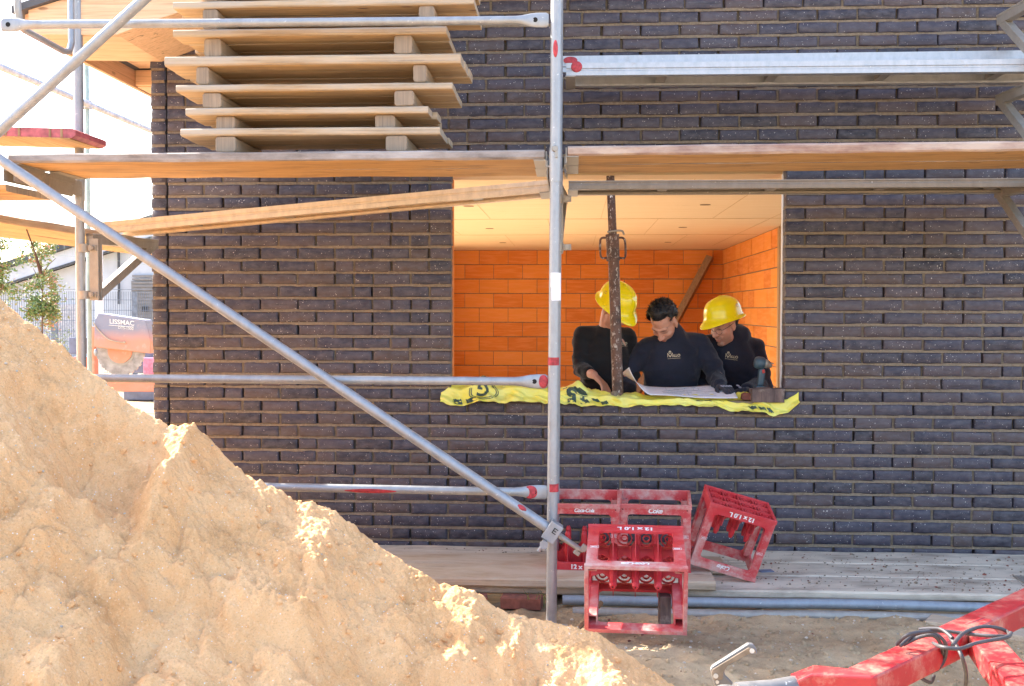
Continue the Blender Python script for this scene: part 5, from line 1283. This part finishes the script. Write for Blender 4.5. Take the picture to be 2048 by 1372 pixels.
def chest_logo(t, jo, pxc, pyc, wpx, tilt=0., dim=False):
    """crowned M mark with lettering, laid on the jacket front"""
    dg = bpy.context.evaluated_depsgraph_get(); bv = BVHTree.FromObject(jo, dg); org = wloc(jo)
    mb = MB(); S = wpx/330.
    def strip(a, b, w):
        a = Vector(a); b = Vector(b); d = (b-a).normalized(); s_ = Vector((-d.y, d.x))*w/2; mb.add([(a.x-s_.x, a.y-s_.y, 0), (b.x-s_.x, b.y-s_.y, 0), (b.x+s_.x, b.y+s_.y, 0), (a.x+s_.x, a.y+s_.y, 0)], [(0, 1, 2, 3)])
    u = S
    for (a, b) in (((-.46, -.16), (-.46, .16)), ((-.46, .16), (-.29, -.12)), ((-.29, -.12), (-.12, .16)), ((-.12, .16), (-.12, -.16)), ((-.40, .02), (-.29, -.16)), ((-.29, -.16), (-.18, .02)), ((-.37, .2), (-.29, .1)), ((-.29, .1), (-.21, .2)), ((-.37, .2), (-.33, .27)), ((-.33, .27), (-.29, .22)), ((-.29, .22), (-.25, .27)), ((-.25, .27), (-.21, .2)), ((-.29, .22), (-.29, .33)), ((-.35, .24), (-.35, .31)), ((-.23, .24), (-.23, .31))): strip(Vector(a)*u, Vector(b)*u, .030*u)
    x = -.48
    while x < .46:
        w = random.uniform(.015, .03); strip((x*u, -.26*u), ((x+w)*u, -.26*u), .03*u); x += w+.012
    me0 = bpy.data.meshes.new('l'); me0.from_pydata(mb.v, [], mb.f)
    txt = text_mesh('iLLO', .27*u, 0, .004*u, 0, 1.0); txt.transform(Matrix.Translation((.20*u, -.06*u, 0)))
    bm = bmesh.new(); bm.from_mesh(me0); bm.from_mesh(txt); bm.to_mesh(me0); bm.free()
    c = W(pxc, pyc, jo.parent.location.y-.6); cosr, sinr = math.cos(tilt), math.sin(tilt)
    for v in me0.vertices:
        x, y = v.co.x*cosr-v.co.y*sinr, v.co.x*sinr+v.co.y*cosr
        o_ = Vector((c.x+x, c.y, c.z+y)); d = (o_-CAM).normalized() if False else Vector((0, 1, 0))
        h = bv.ray_cast(o_-org, d)
        v.co = (h[0]+h[1]*.002+org) if h[0] is not None else o_+d*.4
    mesh_obj(me0, 'logo', M['logo'], t, False).parent = t
    o = bpy.data.objects[t.children[-1].name]
    if dim: pass
    return o
# --- man in front, bareheaded
JA = dict(pel=W(1345, 905, .80), chest=W(1343, 735, .53), neck=W(1345, 668, .46), head=W(1328, 645, .385), shl=W(1290, 697, .52), shr=W(1402, 688, .52),
          ell=W(1252, 752, .55), elr=W(1432, 752, .44), wrl=W(1258, 792, .33), wrr=W(1440, 772, .25))
hl = dict(fd=(.55, -.75, -.1), pn=(0, 0, -1), th=(.8, .5, 0), curl=(12, 15, 12)); hr = dict(fd=(.35, -.9, -.1), pn=(0, 0, -1), th=(-.9, -.3, 0), curl=(20, 18, 14), glove=True, sc=1.05)
pA, J_, H_, jo = make_person('bareheaded black haired man in a navy jacket leaning over the plan, middle of three', JA, (-.38, -.58, -.86), (-.26, -.52, .80), dict(l=hl, r=hr), jacket='navy', stubble=.25)
hair_cap(pA, J_, H_, True, 3)
chest_logo(pA, jo, 1353, 712, 27, .06)
# --- man at right with helmet and glasses
JB = dict(pel=W(1468, 905, .92), chest=W(1468, 740, .70), neck=W(1466, 668, .63), head=W(1447, 650, .575), shl=W(1416, 690, .66), shr=W(1511, 697, .70),
          ell=W(1408, 768, .62), elr=W(1523, 770, .62), wrl=W(1425, 796, .45), wrr=W(1494, 780, .34))
hl = dict(fd=(.4, -.85, -.1), pn=(0, 0, -1), th=(.8, .4, 0), curl=(15, 15, 12)); hr = dict(fd=(-.55, -.8, .05), pn=(.2, -.2, -1), th=(-.6, .5, .5), curl=(38, 42, 30), glove=True, sc=1.08)
pB, J_, H_, jo = make_person('man in a yellow hard hat and glasses wearing a navy jacket, beside the cordless drill', JB, (-.70, -.62, -.34), (-.30, -.20, .92), dict(l=hl, r=hr), jacket='navy', stubble=.55)
hard_hat(pB, J_, H_, .010, 7); hair_cap(pB, J_, H_, True, 5)
chest_logo(pB, jo, 1474, 715, 27, -.10)
P = lambda x, y, z: J_['head']+H_ @ Vector((x, y, z))
mb = MB()
for s_ in (-1, 1):
    mb.tube([P(s_*.034+.023*math.cos(6.2832*k/20), .094-.35*abs(s_*.034+.023*math.cos(6.2832*k/20))**1.5, -.012+.018*math.sin(6.2832*k/20)) for k in range(20)], .0012, 6, closed=True)
    mb.tube([P(s_*.058, .086, -.006), P(s_*.079, .05, .002), P(s_*.081, -.005, .008)], .0015, 6)
mb.tube([P(-.012, .096, -.006), P(0, .102, -.003), P(.012, .096, -.006)], .0013, 6)
mb.build('glasses', M['dark'], pB)
# --- man at left behind the prop
JC = dict(pel=W(1212, 905, .80), chest=W(1212, 735, .58), neck=W(1216, 655, .50), head=W(1231, 618, .43), shl=W(1166, 672, .55), shr=W(1254, 675, .60),
          ell=W(1161, 738, .50), elr=W(1262, 755, .56), wrl=W(1188, 750, .27), wrr=W(1252, 800, .46))
hl = dict(fd=(.62, -.45, -.58), pn=(-.45, .15, -.85), th=(.65, .6, .4), curl=(20, 34, 26), sc=1.12, spread=.6); hr = dict(fd=(.2, -.9, -.1), pn=(0, 0, -1), th=(-.9, 0, 0), curl=(15, 15, 12))
pC, J_, H_, jo = make_person('man in a yellow hard hat and black sweater, bending behind the rusty steel prop', JC, (.52, -.62, -.58), (.28, -.42, .85), dict(l=hl, r=hr), sleeve_len=(.66, 1), jacket='black', stubble=.3, collar=-.03)
hard_hat(pC, J_, H_); hair_cap(pC, J_, H_, True, 6)
chest_logo(pC, jo, 1247, 688, 26, -.05)
mb = MB(); pv = J_['pel']; loft(mb, [(pv+Vector((-.012, .01, .14)), (1, 0, 0), (0, 1, 0), .172, .12), (pv+Vector((-.012, .01, -.02)), (1, 0, 0), (0, 1, 0), .185, .13)]); mesh_obj(remesh(mb, .01, 3), 'shirt', M['whitecloth'], pC)
# ------------------------------------------------------------------ background on the left
def P3(px_, py_, depth): d = _ray(px_, py_); return CAM+d*depth
def leafy(name, base, h, rad, n, label, group, seed, low=.45, elong=1.25, size=.035):
    t = thing(name, label, 'tree' if h > 1.4 else 'shrub', base, group); rg = random.Random(seed); base = Vector(base)
    mb = MB(); top = base+Vector((.03, 0, h*.8)); mb.tube([base, base+Vector((.01, 0, h*.4)), top], [.022*h/2.5, .018*h/2.5, .008], 8)
    limbs = []
    for k in range(9):
        z = h*(low+.35*rg.random()); a = rg.uniform(0, 6.28); p0 = base+Vector((.015, 0, z)); p1 = p0+Vector((math.cos(a)*rad*.7, math.sin(a)*rad*.7, rg.uniform(.1, .35)*h*.4)); limbs.append((p0, p1)); mb.tube([p0, (p0+p1)/2+Vector((0, 0, .03)), p1], [.009, .007, .003], 6)
    mb.build('trunk', M['bark'], t)
    mb = MB(); c = base+Vector((0, 0, h*(low+(1-low)*.5))); hz = h*(1-low)*.52
    clumps = [(c+Vector((rg.gauss(0, rad*.42), rg.gauss(0, rad*.42), rg.uniform(-.9, .9)*hz)), rg.uniform(.25, .5)*rad, rg.random()) for _ in range(26)]
    for k in range(n):
        q, r_, tone = rg.choice(clumps); p = q+Vector((rg.gauss(0, .55), rg.gauss(0, .55), rg.gauss(0, .55)))*r_
        u = Vector((rg.uniform(-1, 1), rg.uniform(-1, 1), rg.uniform(-.9, .5))).normalized(); w_ = u.orthogonal().normalized(); w_ = Quaternion(u, rg.uniform(0, 6.28)) @ w_; L = size*rg.uniform(.7, 1.4)
        col = min(1, max(.002, .36*tone+rg.uniform(0, .45)+(.3 if rg.random() < .24 else 0)))
        nn = u.cross(w_)*L*.12
        mb.add([p, p+u*L*.5+w_*L*.24+nn, p+u*L, p+u*L*.5-w_*L*.24+nn], [(0, 1, 2), (0, 2, 3)], 0, False, col)
    mb.build('crown', M['leaf'], t); return t
def on_ground(px_, depth): p = P3(px_, 621, depth); return Vector((p.x, p.y, -.03))
b = on_ground(82, 15.0); leafy('young_tree', b, 2.44, .27, 3400, 'young tree with green and reddish leaves tied to a stake, right of its twin', 'young trees behind the sand heap', 4, .50, size=.05)
for k, dx in enumerate((.12, .26)):
    pass
mb = MB(); mb.cyl(b+Vector((.22, 0, 0)), b+Vector((.22, 0, 1.0)), .035, n=10); mb.cyl(b+Vector((-.42, .1, 0)), b+Vector((-.42, .1, 1.02)), .03, n=10); o = mb.build('tree_stake', M['stud']); tag(o, 'wooden stakes with a dark strap beside the young tree', 'tree stake')
mb = MB(); mb.box(b+Vector((-.08, .02, .94)), (.62, .012, .05)); mb.build('strap', M['strap'], o)
b = on_ground(-8, 15.2); leafy('young_tree', b, 2.50, .28, 3200, 'young tree with green and reddish leaves cut by the left picture edge', 'young trees behind the sand heap', 9, .46, size=.05)
b = on_ground(116, 16.2); leafy('small_shrub', b, 1.25, .28, 700, 'small pale shrub behind the fence posts beside the machine', 'x', 12, .1, size=.03).pop('group', None)
# rod panel fence
def fence_line(pa, pb, h, label, nrod, name='rod_panel_fence', posts=3):
    t = thing(name, label, 'fence', pa); pa = Vector(pa); pb = Vector(pb); mb = MB()
    for k in range(nrod):
        p = pa+(pb-pa)*(k/(nrod-1)); mb.box(p+Vector((0, 0, h/2)), (.008, .008, h))
    d = (pb-pa); L = d.length; q = d.to_track_quat('X', 'Z').to_matrix()
    for k in range(int(h/.2)+1): mb.box((pa+pb)/2+Vector((0, 0, .04+k*.2)), (L, .022, .010), q)
    mb.build('rod_panel', M['fence'], t)
    for k in range(posts):
        p = pa+(pb-pa)*((k+.62)/posts); mb = MB(); mb.box(p+Vector((0, -.03, h/2)), (.09, .06, h)); mb.build('post', M['fence'], t)
a = P3(-160, 621, 19.5); b = P3(330, 621, 20.5)
fence_line((a.x, a.y, 0), (b.x, b.y, 0), 1.80, 'anthracite rod panel fence in front of the white house', 110)
# white house
wh = thing('white_house', 'white rendered house with a low dark roof edge beyond the fence', 'house', (-14, 27, 0))
D0 = 29.0
def hp(x, y): return P3(x, y, D0)
c = [hp(40, 555), hp(420, 425)]; L_ = hp(-350, 621); R_ = hp(470, 621)
el = hp(-350, 660).z; sl2 = (hp(300, 480).z-hp(40, 560).z)/(hp(300, 480).x-hp(40, 560).x)
def rl(x): return hp(40, 560).z+sl2*(x-hp(40, 560).x)
yy = R_.y
mb = MB(); mb.prism([(L_.x, yy, -.1), (R_.x, yy, -.1), (R_.x, yy, rl(R_.x)), (L_.x, yy, rl(L_.x))], (0, 9, 0)); mb.build('wall', M['housewhite'], wh)
mb = MB(); mb.prism([(L_.x, yy-.35, rl(L_.x)+.02), (R_.x, yy-.35, rl(R_.x)+.02), (R_.x, yy-.35, rl(R_.x)+.42), (L_.x, yy-.35, rl(L_.x)+.42)], (0, .3, 0)); mb.build('verge_board', M['housewhite'], wh)
mb = MB(); mb.prism([(L_.x, yy-.38, rl(L_.x)-.03), (R_.x, yy-.38, rl(R_.x)-.03), (R_.x, yy-.38, rl(R_.x)+.03), (L_.x, yy-.38, rl(L_.x)+.03)], (0, .05, 0)); mb.build('drip_edge', M['roof'], wh)
mb = MB(); mb.prism([(L_.x, yy-.5, rl(L_.x)+.43), (R_.x, yy-.5, rl(R_.x)+.43), (R_.x, yy-.5, rl(R_.x)+.60), (L_.x, yy-.5, rl(L_.x)+.60)], (0, 9.5, 0)); mb.build('roof', M['roof'], wh)
g0, g1 = hp(260, 562), hp(330, 690); mb = MB(); mb.b2((g0.x, yy-.06, .0), (g1.x, yy-.01, g0.z)); gd = mb.build('louvred_gate', M['louvre'], wh)
mb = MB()
for k in range(26): mb.b2((g0.x+.04, yy-.10, .06+k*.092), (g1.x-.02, yy-.058, .11+k*.092))
mb.build('louvre_slats', M['louvre'], gd); k = hp(290, 618); mb = MB(); mb.box((k.x, yy-.13, k.z), (.16, .06, .14)); mb.build('lock_box', M['dark'], gd)
g0, g1 = hp(45, 612), hp(148, 612); mb = MB(); mb.b2((g0.x, yy-.07, 0), (g1.x, yy-.005, g0.z+.05)); mb.build('garage_door', M['netgrey'], wh)
k = hp(236, 500); mb = MB(); mb.cyl((k.x, yy-.1, hp(236, 608).z), (k.x, yy-.1, hp(236, 495).z), .035); mb.build('downpipe', M['roof'], wh)
p = P3(199, 621, 15.5); mb = MB(); mb.cyl((p.x, p.y, -.05), (p.x, p.y, 2.75), .055, n=16); o = mb.build('white_pole', M['plaster']); tag(o, 'thin white pole standing behind the left scaffold post', 'pole')
# tall ball-catching fence
t = thing('wire_net_fence', 'tall pale green wire net fence with a horizontal rail against the sky', 'fence', (-4.6, 4, 0))
mb = MB()
for k in range(40):
    z = 1.95+k*.105
    for (y0, y1) in ((-1.5, 3.9), (3.9, 9.4), (9.4, 15)):
        mb.tube([(-4.6+.006*rn(k, q), y0+(y1-y0)*q/6, z-.03*math.sin(math.pi*q/6)) for q in range(7)], .0011, 4, smooth=False)
for k in range(110):
    y = -1.5+k*.15; mb.cyl((-4.6, y, 1.95), (-4.6, y, 6.1), .0009, n=3)
mb.build('wire_net', M['greenwire'], t)
mb = MB(); mb.cyl((-4.61, -1.5, 3.40), (-4.61, 15, 3.40), .030, n=12); mb.build('cross_rail', M['netgrey'], t)
for k in range(60):
    pass
for y in (-1.6, 3.69, 9.5, 15.0):
    mb = MB(); mb.cyl((-4.63, y, -.1), (-4.63, y, 6.2), .022, n=14); po_ = mb.build('post', M['greenpost'], t)
    mb = MB(); mb.cyl((-4.63, y, 3.36), (-4.63, y, 3.44), .045, n=12); mb.build('clamp', M['netgrey'], po_)
# orange block saw
D1 = 14.0
def sp_(x, y, d=D1): return P3(x, y, d)
c = sp_(245, 700); t = thing('block_saw', 'orange block saw with a big toothed grey blade under its hood', 'saw', (c.x, c.y, 0))
yv = Vector((0, 1, 0))
pl = [sp_(*q) for q in ((189, 640), (197, 626), (291, 640), (302, 683), (300, 707), (187, 694))]
mb = MB(); mb.prism(pl, (0, .22, 0)); hood = mb.build('blade_hood', M['hood'], t, bevel=.012)
up_ = [sp_(*q)+Vector((0, -.003, 0)) for q in ((190, 640), (198, 627.5), (290, 641), (299, 676), (260, 668), (225, 664), (190, 672))]
for txt, sz, x, y, bd in (('LISSMAC', .088, 244, 645, .0014), ('DTS-1000', .050, 252, 656.5, .0002)):
    me = text_mesh(txt, sz, .001, bd); k = sp_(x, y); ex = (sp_(x+10, y+.9)-k).normalized(); me.transform(Matrix(((ex.x, 0, 0, k.x), (ex.y, 0, -1, k.y-.006), (ex.z, 1, 0, k.z), (0, 0, 0, 1)))); mesh_obj(me, 'lettering', M['lettering'], hood, False)
k0, k1 = sp_(218, 650), sp_(268, 654); mb = MB(); mb.tube([k0+Vector((0, -.006, 0)), k1+Vector((0, -.006, 0))], .005, 6); mb.build('logo_line', M['lettering'], hood)
mb = MB(); mb.tube(spline([sp_(q[0], q[1])+Vector((0, -.02, 0)) for q in ((188, 645), (200, 662), (218, 678), (238, 684), (251, 685))], 6), .008, 8); mb.ell(sp_(251, 685)+Vector((0, -.03, 0)), (.018, .012, .018)); mb.build('hood_cable', M['lplank'], hood)
bc = sp_(235, 702)+Vector((0, .10, 0)); mb = MB(); rb = .335; n = 56
def disc(r, dy, mat, name, par, teeth=False):
    mb = MB(); a = []
    for k in range(n*2 if teeth else n):
        m = n*2 if teeth else n; an = 6.2832*k/m; rr_ = r*(1.0 if not teeth or k % 4 < 3 else .955); a.append(bc+Vector((rr_*math.cos(an), -dy, rr_*math.sin(an))))
    mb.prism(a, (0, dy*2, 0)); return mb.build(name, M[mat], par)
bl = disc(rb, .012, 'blade', 'blade', t, True); disc(.20, .016, 'galv_old', 'blade_collar', bl); disc(.165, .03, 'saw', 'flange', bl)
mb = MB(); k = sp_(195, 705); mb.ell(k+Vector((0, -.05, 0)), (.025, .02, .05)); mb.build('wing_nut', M['galv'], t)
a, b_ = sp_(165, 758, 14.2), sp_(305, 782, 14.2); mb = MB(); mb.b2((a.x, a.y-.1, b_.z), (b_.x+.25, a.y+.35, a.z)); mb.b2((a.x-.25, a.y, .25), (a.x+.02, a.y+.3, .8)); tbm = mb.build('saw_table', M['saw'], t, bevel=.01)
mb = MB()
for x in (a.x, b_.x+.1):
    for y in (a.y, a.y+.3): mb.b2((x, y, -.1), (x+.06, y+.06, b_.z+.01))
mb.build('table_legs', M['saw'], t)
k = sp_(183, 690, 14.1); mb = MB(); mb.b2((k.x-.045, k.y, k.z-.45), (k.x+.04, k.y+.12, k.z+.25)); mb.build('column', M['saw'], t, bevel=.01)
k = sp_(152, 690, 14.3); mb = MB(); mb.b2((k.x-.10, k.y, k.z-.12), (k.x+.12, k.y+.25, k.z+.10)); mb.cyl((k.x, k.y+.1, k.z+.1), (k.x, k.y+.1, k.z+.55), .05); mb.build('motor', M['bluegrey'], t, bevel=.01)
k = sp_(288, 735, 17); t = thing('stacked_goods', 'blue grey stacked packages with a pink wrapped one behind the saw', 'packages', (k.x, k.y, 0)); mb = MB(); 
for q in range(4): mb.b2((k.x-.35+.03*q, k.y, .12+.22*q-.14), (k.x+.5, k.y+.5, .30+.22*q-.14))
mb.build('packages', M['bluegrey'], t, bevel=.02); k2 = sp_(299, 730, 16.9); mb = MB(); mb.b2((k2.x-.10, k2.y-.03, k2.z-.15), (k2.x+.2, k2.y+.05, k2.z+.12)); mb.build('pink_wrap', M['pink'], t, bevel=.02)
